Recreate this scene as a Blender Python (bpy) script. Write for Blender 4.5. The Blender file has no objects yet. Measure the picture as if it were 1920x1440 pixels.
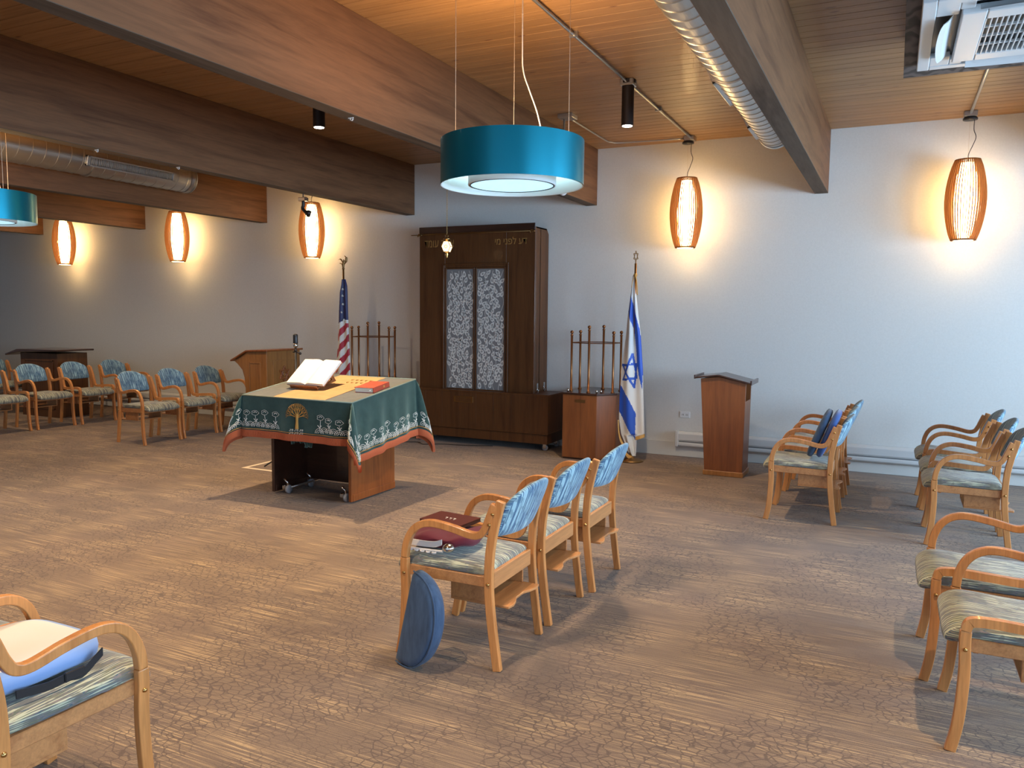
import bpy, math, random
from mathutils import Vector, Matrix
random.seed(7)
C = bpy.context.scene.collection
D = bpy.data
PI = math.pi
sc = bpy.context.scene

# ---------------------------------------------------------------- camera
cam_d = D.cameras.new('camera'); cam = D.objects.new('camera', cam_d); C.objects.link(cam)
cam_d.sensor_width = 36.0; cam_d.lens = 1474.73 / 1920 * 36; cam_d.clip_start = 0.05
cam.matrix_world = Matrix(((0.90031595, -0.04805106, 0.43257634, 0),
                           (0.43513114, 0.07745955, -0.89702894, 0),
                           (0.00959603, 0.99583689, 0.09064658, 1.62),
                           (0, 0, 0, 1)))
sc.camera = cam
# ---------------------------------------------------------------- exposure, world
sc.view_settings.view_transform = 'Standard'
sc.view_settings.look = 'None'
sc.view_settings.gamma = 1.0
sc.view_settings.use_curve_mapping = False
sc.view_settings.exposure = 0.70
sc.cycles.max_bounces = 7
sc.cycles.diffuse_bounces = 4
sc.cycles.sample_clamp_indirect = 6.0
w = D.worlds.new('sky'); sc.world = w; w.use_nodes = True
w.node_tree.nodes['Background'].inputs[0].default_value = (0.45, 0.65, 1.0, 1)
w.node_tree.nodes['Background'].inputs[1].default_value = 1.2

# room measures
YW, ZC, ZB = 8.862, 3.521, 2.877          # back wall, ceiling, underside of the beams
XL, XR, YN = -16.6, 4.3, -3.2             # left, right and near walls

# daylight through the windows
DAY = (0.50, 0.74, 1.0)
WARM = (1.0, 0.62, 0.27)
SPOTC = (1.0, 0.78, 0.52)
def light(name, kind, loc, power, color, rot=(0, 0, 0), **kw):
    l = D.lights.new(name, kind); l.energy = power; l.color = color
    for k, v in kw.items(): setattr(l, k, v)
    o = D.objects.new(name, l); C.objects.link(o); o.location = loc; o.rotation_euler = rot
    return o
WIN_R = [(4.3, 5.7), (6.0, 7.7)]                      # windows in the right wall, y ranges
WIN_R2 = [(-1.6, 0.6), (1.1, 3.4)]
WIN_N = [(-3.0, -0.6), (0.2, 2.8)]                    # windows in the near wall, x ranges
for y0, y1 in WIN_R:
    light('daylight', 'AREA', (XR + .3, (y0 + y1) / 2, 1.75), 185, DAY, (0, PI / 2, 0), shape='RECTANGLE', size=1.7, size_y=y1 - y0)
for y0, y1 in WIN_R2:
    light('daylight', 'AREA', (XR + .3, (y0 + y1) / 2, 1.75), 150, DAY, (0, PI / 2, 0), shape='RECTANGLE', size=1.7, size_y=y1 - y0)
for x0, x1 in WIN_N:
    light('daylight', 'AREA', ((x0 + x1) / 2, YN - .3, 1.75), 28, DAY, (PI / 2, 0, 0), shape='RECTANGLE', size=x1 - x0, size_y=1.7)

# ---------------------------------------------------------------- materials
def mat(name, base=(.8, .8, .8), rough=.6, metal=0.0, emit=None, estr=0, spec=.5, coat=0.0, sheen=0.0):
    m = D.materials.new(name); m.use_nodes = True
    b = m.node_tree.nodes['Principled BSDF']
    b.inputs['Base Color'].default_value = (*base, 1); b.inputs['Roughness'].default_value = rough
    b.inputs['Metallic'].default_value = metal; b.inputs['Specular IOR Level'].default_value = spec
    b.inputs['Coat Weight'].default_value = coat; b.inputs['Sheen Weight'].default_value = sheen
    if emit: b.inputs['Emission Color'].default_value = (*emit, 1); b.inputs['Emission Strength'].default_value = estr
    return m
class NT:
    def __init__(s, m): s.t = m.node_tree; s.b = s.t.nodes['Principled BSDF']
    def n(s, k, **kw):
        x = s.t.nodes.new(k)
        for a, v in kw.items():
            if hasattr(x, a): setattr(x, a, v)
        return x
    def l(s, a, b): s.t.links.new(a, b)
    def coords(s, scale=(1, 1, 1), rot=(0, 0, 0), kind='Object'):
        tc = s.n('ShaderNodeTexCoord'); mp = s.n('ShaderNodeMapping')
        mp.inputs['Scale'].default_value = scale; mp.inputs['Rotation'].default_value = rot
        s.l(tc.outputs[kind], mp.inputs[0]); return mp.outputs[0]
    def noise(s, vec, scale=5, detail=4, rough=.5, dist=0):
        x = s.n('ShaderNodeTexNoise'); x.inputs['Scale'].default_value = scale; x.inputs['Detail'].default_value = detail
        x.inputs['Roughness'].default_value = rough; x.inputs['Distortion'].default_value = dist
        s.l(vec, x.inputs['Vector']); return x.outputs['Fac']
    def ramp(s, fac, stops, interp='LINEAR'):
        x = s.n('ShaderNodeValToRGB'); x.color_ramp.interpolation = interp
        e = x.color_ramp.elements
        while len(e) < len(stops): e.new(.5)
        for i, (p, c) in enumerate(stops): e[i].position = p; e[i].color = (*c, 1)
        s.l(fac, x.inputs[0]); return x.outputs[0]
    def mix(s, fac, a, b, mode='MIX'):
        x = s.n('ShaderNodeMix', data_type='RGBA', blend_type=mode)
        for v, i in ((fac, 0), (a, 6), (b, 7)):
            if isinstance(v, (int, float)): x.inputs[i].default_value = v
            elif isinstance(v, tuple): x.inputs[i].default_value = (*v, 1)
            else: s.l(v, x.inputs[i])
        return x.outputs[2]
    def math(s, op, a, b=None, c=None):
        x = s.n('ShaderNodeMath', operation=op)
        for i, v in enumerate((a, b, c)):
            if v is None: continue
            if isinstance(v, (int, float)): x.inputs[i].default_value = v
            else: s.l(v, x.inputs[i])
        return x.outputs[0]
    def bump(s, h, strength=.3, dist=.01):
        x = s.n('ShaderNodeBump'); x.inputs['Strength'].default_value = strength; x.inputs['Distance'].default_value = dist
        s.l(h, x.inputs['Height']); s.l(x.outputs[0], s.b.inputs['Normal'])
    def color(s, c): s.l(c, s.b.inputs['Base Color'])
def shade(c, k): return tuple(max(0, min(1, x * k)) for x in c)
def wood(name, base, dark, axis='Z', rough=.4, coat=.15, scale=1.0, fine=60, spec=.5):
    m = mat(name, base, rough, coat=coat, spec=spec); t = NT(m)
    sc_ = {'X': (1, 14, 14), 'Y': (14, 1, 14), 'Z': (14, 14, 1)}[axis]
    v = t.coords(tuple(k * scale for k in sc_))
    a = t.noise(v, 1.6, 5, .6, .6); v2 = t.coords(tuple(k * scale * 4 for k in sc_)); b = t.noise(v2, 2.2, 3, .6)
    c1 = t.ramp(a, [(.3, dark), (.5, base), (.72, shade(base, 1.18))])
    c2 = t.ramp(b, [(.35, (.72, .72, .72)), (.6, (1, 1, 1))])
    t.color(t.mix(.55, c1, c2, 'MULTIPLY')); t.bump(b, .12, .002)
    return m

M = {}
M['beech'] = wood('beech', (.58, .235, .070), (.47, .17, .045), 'Z', .32, .3, 1.0)
M['beech_dark'] = wood('beech_shelf', (.50, .215, .075), (.38, .145, .048), 'X', .4, .2)
M['cherry'] = wood('cherry_veneer', (.205, .064, .016), (.145, .040, .010), 'Z', .4, .15, .5)
M['oak'] = wood('golden_oak', (.33, .135, .035), (.24, .09, .022), 'Z', .35, .3)
M['walnut'] = wood('walnut_veneer', (.105, .040, .012), (.072, .025, .007), 'Z', .42, .08, .6, spec=.35)
M['walnut_top'] = wood('dark_walnut', (.05, .020, .012), (.033, .013, .008), 'X', .28, .4, .6)
M['mahogany'] = wood('mahogany', (.27, .075, .016), (.18, .045, .010), 'Z', .36, .25, .6)
M['beam'] = wood('stained_beam', (.155, .070, .030), (.085, .034, .014), 'Y', .6, .0, .5, spec=.3)
M['beam_under'] = wood('weathered_beam_underside', (.115, .088, .066), (.062, .045, .034), 'Y', .8, .0, .35, spec=.2)
M['brass'] = mat('brass', (.55, .33, .12), .3, 1.0)
M['brass_dark'] = mat('aged_brass', (.26, .15, .06), .4, 1.0)
M['copper'] = mat('copper_tube', (.30, .13, .05), .33, .9)
M['gold'] = mat('gold_thread', (.62, .33, .08), .5, .3)
M['white'] = mat('white_plastic', (.72, .74, .75), .45)
M['black'] = mat('black_plastic', (.012, .012, .014), .4)
M['dark_metal'] = mat('dark_bronze_metal', (.035, .028, .026), .45, .6)
M['steel'] = mat('galvanised_steel', (.50, .50, .49), .33, .92)
M['chrome'] = mat('chrome', (.7, .7, .7), .15, 1.0)
M['wire'] = mat('steel_wire', (.55, .45, .35), .4, .6)
M['cord'] = mat('pale_cord', (.62, .55, .48), .5)
M['rubber'] = mat('grey_rubber', (.30, .30, .32), .6)
M['paper'] = mat('book_paper', (.80, .76, .66), .8)
M['fringe'] = mat('coral_fringe', (.46, .115, .045), .9)
M['white_thread'] = mat('white_thread', (.72, .72, .66), .7)
M['navy'] = mat('navy_velvet', (.012, .022, .09), .9, sheen=.4)

def fabric(name, cols, light_c, back=False):
    m = mat(name, cols[0], .75, sheen=.25, spec=.35); t = NT(m)
    tcn = t.n('ShaderNodeTexCoord'); sxn = t.n('ShaderNodeSeparateXYZ'); t.l(tcn.outputs['Normal'], sxn.inputs[0]); sxo = t.n('ShaderNodeSeparateXYZ'); t.l(tcn.outputs['Object'], sxo.inputs[0])
    sd = t.math('GREATER_THAN', t.math('ABSOLUTE', sxn.outputs['X']), .6); tp_ = t.math('MULTIPLY', sxo.outputs['Z'], 1.0)
    uu = t.math('ADD', t.math('MULTIPLY', sxo.outputs['X'], t.math('SUBTRACT', 1.0, sd)), t.math('MULTIPLY', sxo.outputs['Z'], sd))
    ww = t.math('MULTIPLY', sxo.outputs['Z'], t.math('SUBTRACT', 1.0, sd))
    def vv(ku, kl):
        cbn = t.n('ShaderNodeCombineXYZ'); t.l(t.math('MULTIPLY', uu, ku), cbn.inputs[0]); t.l(t.math('MULTIPLY', sxo.outputs['Y'], kl), cbn.inputs[1]); t.l(t.math('MULTIPLY', ww, kl), cbn.inputs[2]); return cbn.outputs[0]
    a = t.noise(vv(150, 11), 1.0, 1, .4)
    v2 = vv(190, 8); b = t.noise(v2, 1.0, 0, .4)
    n = len(cols)
    c = t.ramp(a, [(.30 + .40 * i / n, cols[i]) for i in range(n)], 'CONSTANT')
    msk = t.ramp(b, [(.56, (0, 0, 0)), (.60, (1, 1, 1))])
    v3 = t.coords((26, 26, 26)); d = t.noise(v3, 1.0, 1, .5)
    msk2 = t.ramp(d, [(.60, (0, 0, 0)), (.66, (1, 1, 1))])
    c = t.mix(msk, c, light_c)
    c = t.mix(t.mix(.5, msk2, (0, 0, 0)), c, shade(cols[1], .7))
    t.color(c); t.bump(a, .1, .002)
    return m
M['seat_fabric'] = fabric('striped_seat_fabric', [(.135, .13, .095), (.18, .155, .12), (.07, .10, .12), (.19, .15, .135), (.10, .115, .085), (.165, .16, .10)], (.46, .45, .31))
M['back_fabric'] = fabric('striped_back_fabric', [(.050, .125, .215), (.085, .175, .26), (.035, .085, .18), (.12, .20, .26), (.06, .12, .17)], (.30, .46, .52))  # bluer than the seat: blue cast of the daylight put into the stripes
m = M['blue_cloth'] = mat('blue_cushion_cloth', (.03, .06, .12), .85, sheen=.1); t = NT(m)
t.color(t.ramp(t.noise(t.coords((9, 9, 2)), 4, 4, .6), [(.3, (.020, .045, .095)), (.7, (.045, .085, .16))]))
m = M['blue_cloth2'] = mat('bright_blue_cushion_cloth', (.03, .08, .26), .8, sheen=.3)

# carpet
m = M['carpet'] = mat('patterned_carpet', (.2, .15, .12), .95, sheen=.15, spec=.1); t = NT(m)
v = t.coords((2.2, 150, 1)); st = t.noise(v, 1.0, 2, .6)
v = t.coords((1.0, 1.0, 1)); big = t.noise(v, 1.3, 3, .55)
tile = t.n('ShaderNodeTexBrick'); tile.inputs['Scale'].default_value = 1.0
tile.inputs['Brick Width'].default_value = 1.0; tile.inputs['Row Height'].default_value = .25; tile.inputs['Mortar Size'].default_value = 0
tile.inputs['Color1'].default_value = (0, 0, 0, 1); tile.inputs['Color2'].default_value = (1, 1, 1, 1)
t.l(t.coords((1, 1, 1)), tile.inputs['Vector'])
vo = t.n('ShaderNodeTexVoronoi', feature='DISTANCE_TO_EDGE'); vo.inputs['Scale'].default_value = 1.0
t.l(t.coords((21, 31, 1)), vo.inputs['Vector'])
crack = t.ramp(vo.outputs['Distance'], [(.03, (1, 1, 1)), (.075, (0, 0, 0))])
base = t.ramp(big, [(.35, (.150, .098, .068)), (.5, (.170, .112, .078)), (.65, (.185, .120, .086))])
base = t.mix(t.mix(1.0, tile.outputs['Color'], (.35, .35, .35), 'MULTIPLY'), base, (.205, .140, .090))
patch = t.noise(t.coords((1.1, 2.4, 1)), 1.7, 2, .5)
pm = t.ramp(patch, [(.38, (.15, .15, .15)), (.58, (1, 1, 1))])
stm = t.ramp(st, [(.51, (0, 0, 0)), (.60, (1, 1, 1))])
c = t.mix(t.mix(1.0, pm, stm, 'MULTIPLY'), base, (.42, .285, .155))
std = t.ramp(st, [(.30, (1, 1, 1)), (.44, (0, 0, 0))])
c = t.mix(t.mix(1.0, std, (.5, .5, .5), 'MULTIPLY'), c, (.095, .062, .045))
cm = t.ramp(t.noise(t.coords((1.6, 1.2, 1)), 1.1, 2, .5), [(.40, (0, 0, 0)), (.52, (.8, .8, .8))])
c = t.mix(t.mix(1.0, crack, cm, 'MULTIPLY'), c, (.095, .062, .046))
fz = t.noise(t.coords((260, 260, 260)), 1.0, 2, .7)
c = t.mix(.6, c, t.ramp(fz, [(.3, (.6, .6, .6)), (.7, (1.25, 1.25, 1.25))]), 'MULTIPLY')
t.color(c); t.bump(fz, .4, .004)

# painted wall
m = M['wall'] = mat('painted_wall', (.60, .585, .55), .85, spec=.2); t = NT(m)
nz = t.noise(t.coords((60, 60, 60)), 1.0, 3, .6)
t.color(t.ramp(nz, [(.3, (.66, .645, .61)), (.7, (.70, .685, .65))])); t.bump(nz, .08, .002)
M['trimw'] = mat('white_trim_paint', (.62, .60, .56), .5)
M['heater'] = mat('heater_enamel', (.60, .60, .59), .4)
# ceiling planks, one tone per board
m = M['planks'] = mat('pine_ceiling_boards', (.4, .2, .09), .5, coat=.05); t = NT(m)
tc = t.n('ShaderNodeTexCoord'); sx = t.n('ShaderNodeSeparateXYZ'); t.l(tc.outputs['Object'], sx.inputs[0])
row = t.math('FLOOR', t.math('DIVIDE', sx.outputs['Y'], .12))
wn = t.n('ShaderNodeTexWhiteNoise', noise_dimensions='1D'); t.l(row, wn.inputs['W'])
cb = t.n('ShaderNodeCombineXYZ'); t.l(t.math('MULTIPLY', sx.outputs['X'], 1.0), cb.inputs[0])
t.l(t.math('MULTIPLY', sx.outputs['Y'], 26.0), cb.inputs[1]); t.l(t.math('MULTIPLY', row, 3.7), cb.inputs[2])
g = t.noise(cb.outputs[0], 1.5, 5, .6, .8)
c = t.ramp(g, [(.3, (.27, .142, .058)), (.5, (.335, .190, .085)), (.7, (.385, .222, .102))])
c = t.mix(.5, c, t.ramp(wn.outputs['Value'], [(0, (.72, .70, .68)), (1, (1.1, 1.08, 1.05))]), 'MULTIPLY')
kv = t.n('ShaderNodeTexVoronoi'); kv.inputs['Scale'].default_value = 1.0; t.l(t.coords((2.3, 7.0, 1)), kv.inputs['Vector'])
c = t.mix(t.ramp(kv.outputs['Distance'], [(.05, (1, 1, 1)), (.10, (0, 0, 0))]), c, (.15, .06, .025))
t.color(c); t.bump(g, .1, .002)
# velvet cloth
m = M['velvet'] = mat('green_velvet', (.02, .045, .04), .85, sheen=.9, spec=.2); t = NT(m)
m.node_tree.nodes['Principled BSDF'].inputs['Sheen Tint'].default_value = (.5, .8, .8, 1)
t.color(t.ramp(t.noise(t.coords((6, 6, 6)), 2.0, 5, .65), [(.3, (.010, .031, .029)), (.7, (.026, .060, .054))]))
m = M['clothtop'] = mat('olive_velvet_top', (.11, .10, .065), .85, sheen=.2); t = NT(m)
t.color(t.ramp(t.noise(t.coords((9, 9, 9)), 2.0, 4, .6), [(.3, (.085, .08, .055)), (.7, (.125, .11, .075))]))
m = M['runner'] = mat('tan_runner_cloth', (.50, .27, .10), .8); t = NT(m)
t.color(t.ramp(t.noise(t.coords((5, 5, 5)), 2.0, 4, .6), [(.3, (.44, .235, .09)), (.7, (.55, .30, .12))]))

# ---------------------------------------------------------------- mesh helpers
class MB:
    def __init__(s): s.v = []; s.f = []; s.mi = []; s.cur = 0
    def add(s, vs, fs):
        k = len(s.v); s.v += [tuple(p) for p in vs]; s.f += [tuple(k + i for i in f) for f in fs]; s.mi += [s.cur] * len(fs); return s
    def hexa(s, p): # 8 points: bottom 4 ccw, top 4
        return s.add(p, [(3, 2, 1, 0), (4, 5, 6, 7), (0, 1, 5, 4), (1, 2, 6, 5), (2, 3, 7, 6), (3, 0, 4, 7)])
    def box(s, x0, x1, y0, y1, z0, z1):
        return s.hexa([(x0, y0, z0), (x1, y0, z0), (x1, y1, z0), (x0, y1, z0), (x0, y0, z1), (x1, y0, z1), (x1, y1, z1), (x0, y1, z1)])
    def prism(s, poly, z0, z1, zf=None):
        n = len(poly)
        vs = [(x, y, z0) for x, y in poly] + [(x, y, (zf(x, y) if zf else z1)) for x, y in poly]
        return s.add(vs, [tuple(reversed(range(n))), tuple(range(n, 2 * n))] + [(i, (i + 1) % n, n + (i + 1) % n, n + i) for i in range(n)])
    def prism_yz(s, poly, x0, x1):   # poly in (y,z)
        n = len(poly); vs = [(x0, a, b) for a, b in poly] + [(x1, a, b) for a, b in poly]
        return s.add(vs, [tuple(reversed(range(n))), tuple(range(n, 2 * n))] + [(i, (i + 1) % n, n + (i + 1) % n, n + i) for i in range(n)])
    def prism_xz(s, poly, y0, y1):   # poly in (x,z)
        n = len(poly); vs = [(a, y0, b) for a, b in poly] + [(a, y1, b) for a, b in poly]
        return s.add(vs, [tuple(range(n)), tuple(reversed(range(n, 2 * n)))] + [((i + 1) % n, i, n + i, n + (i + 1) % n) for i in range(n)])
    def ring(s, rings, close_u=True, cap=True):
        n = len(rings[0]); vs = [p for r in rings for p in r]; fs = []
        for j in range(len(rings) - 1):
            for i in range(n if close_u else n - 1):
                k = (i + 1) % n; fs.append((j * n + i, j * n + k, (j + 1) * n + k, (j + 1) * n + i))
        if cap: fs += [tuple(reversed(range(n))), tuple(range((len(rings) - 1) * n, len(rings) * n))]
        return s.add(vs, fs)
    def lathe(s, prof, c=(0, 0, 0), n=24, cap=True):
        return s.ring([[(c[0] + r * math.cos(2 * PI * i / n), c[1] + r * math.sin(2 * PI * i / n), c[2] + z) for i in range(n)] for r, z in prof], True, cap)
    def tube(s, path, r, n=8, cap=True):
        path = [Vector(p) for p in path]; rings = []; up = None
        for i, p in enumerate(path):
            d = (path[min(i + 1, len(path) - 1)] - path[max(i - 1, 0)])
            if d.length < 1e-9: d = Vector((0, 0, 1))
            d.normalize()
            if up is None: up = Vector((0, 0, 1)) if abs(d.z) < .9 else Vector((1, 0, 0))
            a = d.cross(up)
            if a.length < 1e-4: a = d.orthogonal()
            a.normalize(); b = a.cross(d).normalized(); up = b
            rr = r[i] if isinstance(r, (list, tuple)) else r
            rings.append([p + a * (rr * math.cos(2 * PI * k / n)) + b * (rr * math.sin(2 * PI * k / n)) for k in range(n)])
        return s.ring(rings, True, cap)
    def sphere(s, c, r, n=12, sz=1.0):
        m_ = n // 2; prof = [(max(1e-4, r * math.sin(PI * j / m_)), -r * sz * math.cos(PI * j / m_)) for j in range(m_ + 1)]
        return s.lathe(prof, c, n)
    def xf(s, mtx):
        s.v = [tuple(mtx @ Vector(p)) for p in s.v]; return s
    def build(s, name, m, parent=None, smooth=False, bevel=0, loc=None, seg=2, label=None, subsurf=0):
        me = D.meshes.new(name); me.from_pydata(s.v, [], s.f); me.update()
        ms = m if isinstance(m, (list, tuple)) else [m]
        for q in ms: me.materials.append(q)
        if len(ms) > 1: me.polygons.foreach_set('material_index', s.mi)
        if smooth: me.polygons.foreach_set('use_smooth', [True] * len(me.polygons))
        o = D.objects.new(name, me); C.objects.link(o)
        if parent: o.parent = parent
        if loc: o.location = loc
        if bevel:
            b = o.modifiers.new('bevel', 'BEVEL'); b.width = bevel; b.segments = seg; b.limit_method = 'ANGLE'; b.angle_limit = math.radians(35)
            if smooth or seg > 1:
                me.polygons.foreach_set('use_smooth', [True] * len(me.polygons)); b.harden_normals = True
        if subsurf:
            q = o.modifiers.new('subsurf', 'SUBSURF'); q.levels = subsurf; q.render_levels = subsurf
        if label: o['label'] = label
        return o
def tag(o, label, cat, group=None, kind=None):
    if label: o['label'] = label
    if cat: o['category'] = cat
    if group: o['group'] = group
    if kind: o['kind'] = kind
    return o
def thing(name, label, cat, loc=(0, 0, 0), rz=0, group=None):
    o = D.objects.new(name, None); C.objects.link(o); o.location = loc; o.rotation_euler = (0, 0, rz); o.empty_display_size = .1
    return tag(o, label, cat, group)
def struct(o): o['kind'] = 'structure'; return o
def dup(root, loc, rz, label, group=None):
    r = root.copy(); C.objects.link(r); r.location = loc; r.rotation_euler = (0, 0, rz); r['label'] = label
    if group: r['group'] = group
    for ch in list(root.children):
        c_ = ch.copy(); C.objects.link(c_); c_.parent = r
        for g_ in list(ch.children):
            d_ = g_.copy(); C.objects.link(d_); d_.parent = c_
    return r
def crom(pts, k=6):
    P = [Vector(p) for p in pts]; out = []
    for i in range(len(P) - 1):
        a, b, c_, d = P[max(i - 1, 0)], P[i], P[i + 1], P[min(i + 2, len(P) - 1)]
        for j in range(k):
            t_ = j / k
            out.append(.5 * ((2 * b) + (c_ - a) * t_ + (2 * a - 5 * b + 4 * c_ - d) * t_ ** 2 + (3 * b - 3 * c_ + d - a) * t_ ** 3))
    out.append(P[-1]); return out
def superpad(a, b, h, e=.35, n=36, m_=10, flat=.55):
    """rounded upholstery pad: half sizes a (x), b (y), thickness h (z)"""
    mb = MB(); rings = []
    for j in range(m_ + 1):
        ph = -PI / 2 + PI * j / m_; cz = math.copysign(abs(math.sin(ph)) ** flat, math.sin(ph)) * h / 2; cr = abs(math.cos(ph)) ** .45
        rings.append([(a * cr * math.copysign(abs(math.cos(t_)) ** e, math.cos(t_)), b * cr * math.copysign(abs(math.sin(t_)) ** e, math.sin(t_)), cz) for t_ in [2 * PI * i / n for i in range(n)]])
    mb.ring(rings, True, True); return mb

# ---------------------------------------------------------------- room shell
struct(MB().box(XL, XR, YN, YW, -.1, 0).build('floor', M['carpet']))
mb = MB(); y = YN
while y < YW:                                           # tongue and groove boards with v grooves
    y1 = min(y + .12, YW)
    mb.add([(XL, y + .004, ZC), (XR, y + .004, ZC), (XR, y1 - .004, ZC), (XL, y1 - .004, ZC), (XL, y1, ZC + .008), (XR, y1, ZC + .008), (XL, y, ZC + .008), (XR, y, ZC + .008)],
           [(0, 3, 2, 1), (3, 4, 5, 2), (0, 1, 7, 6)]); y = y1
mb.box(XL, XR, YN, YW, ZC + .02, ZC + .1)
# boards are laid from the back wall, so rows match the material's rows
struct(mb.build('ceiling', M['planks']))
struct(MB().box(XL - .15, XR + .15, YW, YW + .15, -.1, ZC + .1).build('wall_back', M['wall']))
struct(MB().box(XL - .15, XL, YN, YW, -.1, ZC + .1).build('wall_left', M['wall']))
def wall_with_windows(name, wins, fixed, axis):
    mb = MB(); lo, hi = (YN, YW) if axis == 'Y' else (XL, XR); z0, z1 = .9, 2.6
    def b(a0, a1, c0, c1):
        if axis == 'Y': mb.box(fixed, fixed + .15, a0, a1, c0, c1)
        else: mb.box(a0, a1, fixed - .15, fixed, c0, c1)
    b(lo, hi, -.1, z0); b(lo, hi, z1, ZC + .1); p = lo
    for a0, a1 in sorted(wins): b(p, a0, z0, z1); p = a1
    b(p, hi, z0, z1)
    struct(mb.build(name, M['wall']))
wall_with_windows('wall_right', WIN_R + WIN_R2, XR, 'Y')
wall_with_windows('wall_front', WIN_N, YN, 'X')
gm = D.materials.new('window_glass'); gm.use_nodes = True; nt = gm.node_tree; nt.nodes.clear()
o_ = nt.nodes.new('ShaderNodeOutputMaterial'); mx = nt.nodes.new('ShaderNodeMixShader'); tr = nt.nodes.new('ShaderNodeBsdfTransparent'); gl = nt.nodes.new('ShaderNodeBsdfGlossy')
gl.inputs['Roughness'].default_value = .02; mx.inputs[0].default_value = .06
nt.links.new(tr.outputs[0], mx.inputs[1]); nt.links.new(gl.outputs[0], mx.inputs[2]); nt.links.new(mx.outputs[0], o_.inputs[0])
k = 0
for wins, axis in ((WIN_R + WIN_R2, 'Y'), (WIN_N, 'X')):
    for a0, a1 in wins:
        k += 1; fr = MB(); pn = MB()
        def bb(mb_, p0, p1, c0, c1, t0=.03, t1=.09):
            if axis == 'Y': mb_.box(XR + t0, XR + t1, p0, p1, c0, c1)
            else: mb_.box(p0, p1, YN - t1, YN - t0, c0, c1)
        bb(fr, a0, a1, .9, .95); bb(fr, a0, a1, 2.55, 2.6); bb(fr, a0, a0 + .05, .95, 2.55); bb(fr, a1 - .05, a1, .95, 2.55); bb(fr, (a0 + a1) / 2 - .02, (a0 + a1) / 2 + .02, .95, 2.55)
        f_ = struct(fr.build('window_%d' % k, M['trimw'])); bb(pn, a0 + .05, a1 - .05, .95, 2.55, .055, .061); pn.build('pane', gm, f_)
struct(MB().box(XL, XR, YW - .016, YW, 0, .165).build('baseboard_back', M['trimw'], bevel=.004))
struct(MB().box(XL, XL + .016, YN, YW - .016, 0, .165).build('baseboard_left', M['trimw']))

# beams
X0, SP, BWD = -.668, 2.522, .132
beams = []
for i in range(-2, 7):
    xr = X0 - SP * i
    if xr > XR: continue
    mb = MB().box(xr - BWD, xr, YN, YW, ZB, ZC); mb.mi = [1, 0, 0, 0, 0, 0]; b = mb.build('ceiling_beam', [M['beam'], M['beam_under']], bevel=.003, seg=1); struct(b)

# ---------------------------------------------------------------- ducts
def duct(label, x, z, r, y0, y1, regs, cap_lip=True):
    t_ = thing('spiral_duct', label, 'air duct', (x, y0, z)); L = y1 - y0
    prof = [(r, 0)]; n = 48; rings = []; y = 0; n = 72
    while y < L - .08:
        for dy, rr in ((0, r), (.126, r), (.128, r + .004), (.133, r + .004), (.136, r)): rings.append((y + dy, rr))
        y += .137
    rings += [(L, r)]
    mb = MB().ring([[(rr * math.cos(2 * PI * i / n), yy + .02 * math.sin(2 * PI * i / n) * (1 if 0 < yy < L - .1 else 0), rr * math.sin(2 * PI * i / n)) for i in range(n)] for yy, rr in rings], True, False)
    mb.build('duct_body', M['steel'], t_, smooth=False)
    mb = MB().ring([[(rr * math.cos(2 * PI * i / n), yy, rr * math.sin(2 * PI * i / n)) for i in range(n)] for yy, rr in [(L - .05, r + .004), (L - .01, r + .01), (L, r + .004), (L + .005, r - .02), (L - .01, r - .03), (L - .01, .001)]], True, False)
    mb.build('end_cap', M['steel'], t_, smooth=False)
    for ang, ya, yb in regs:     # slotted register plates
        a = math.radians(ang); hh = .055
        cx, cz = (r + .012) * math.cos(a), (r + .012) * math.sin(a)
        mtx = Matrix.Translation((cx, 0, cz)) @ Matrix.Rotation(-a, 4, 'Y')
        fr = MB(); fr.box(-.03, .006, ya, yb, -hh, -hh + .018); fr.box(-.03, .006, ya, yb, hh - .018, hh); fr.box(-.03, .006, ya, ya + .04, -hh, hh); fr.box(-.03, .006, yb - .04, yb, -hh, hh)
        fr.xf(mtx); rg = fr.build('register', M['steel'], t_, bevel=.002, seg=1)
        sl = MB(); q = ya + .05
        while q < yb - .05: sl.box(-.02, 0, q, q + .006, -hh + .018, hh - .018); q += .022
        sl.xf(mtx); sl.build('louvre', M['steel'], rg)
        bk = MB().box(-.026, -.022, ya + .03, yb - .03, -hh + .01, hh - .01); bk.xf(mtx); bk.build('opening', M['black'], rg)
    for yy in [q * 1.9 + .6 for q in range(int(L / 1.9))]:
        MB().ring([[(rr * math.cos(2 * PI * i / n), yy + dy, rr * math.sin(2 * PI * i / n)) for i in range(n)] for dy, rr in [(0, r + .001), (0, r + .012), (.03, r + .012), (.03, r + .001)]], True, False).tube([(0, yy + .015, r), (0, yy + .015, ZC - z)], .004).build('hanger_strap', M['steel'], t_)
    return t_
duct('galvanised spiral duct running along the right ceiling beam', -1.085, 3.34, .15, -2.6, 7.93, [(205, 8.3, 8.95), (205, 9.75, 10.25)])
duct('dim spiral duct with slotted vent, at left behind the dark beam', -7.95, 3.225, .17, -2.4, 7.15, [(-14, 8.1, 9.25)])

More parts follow.
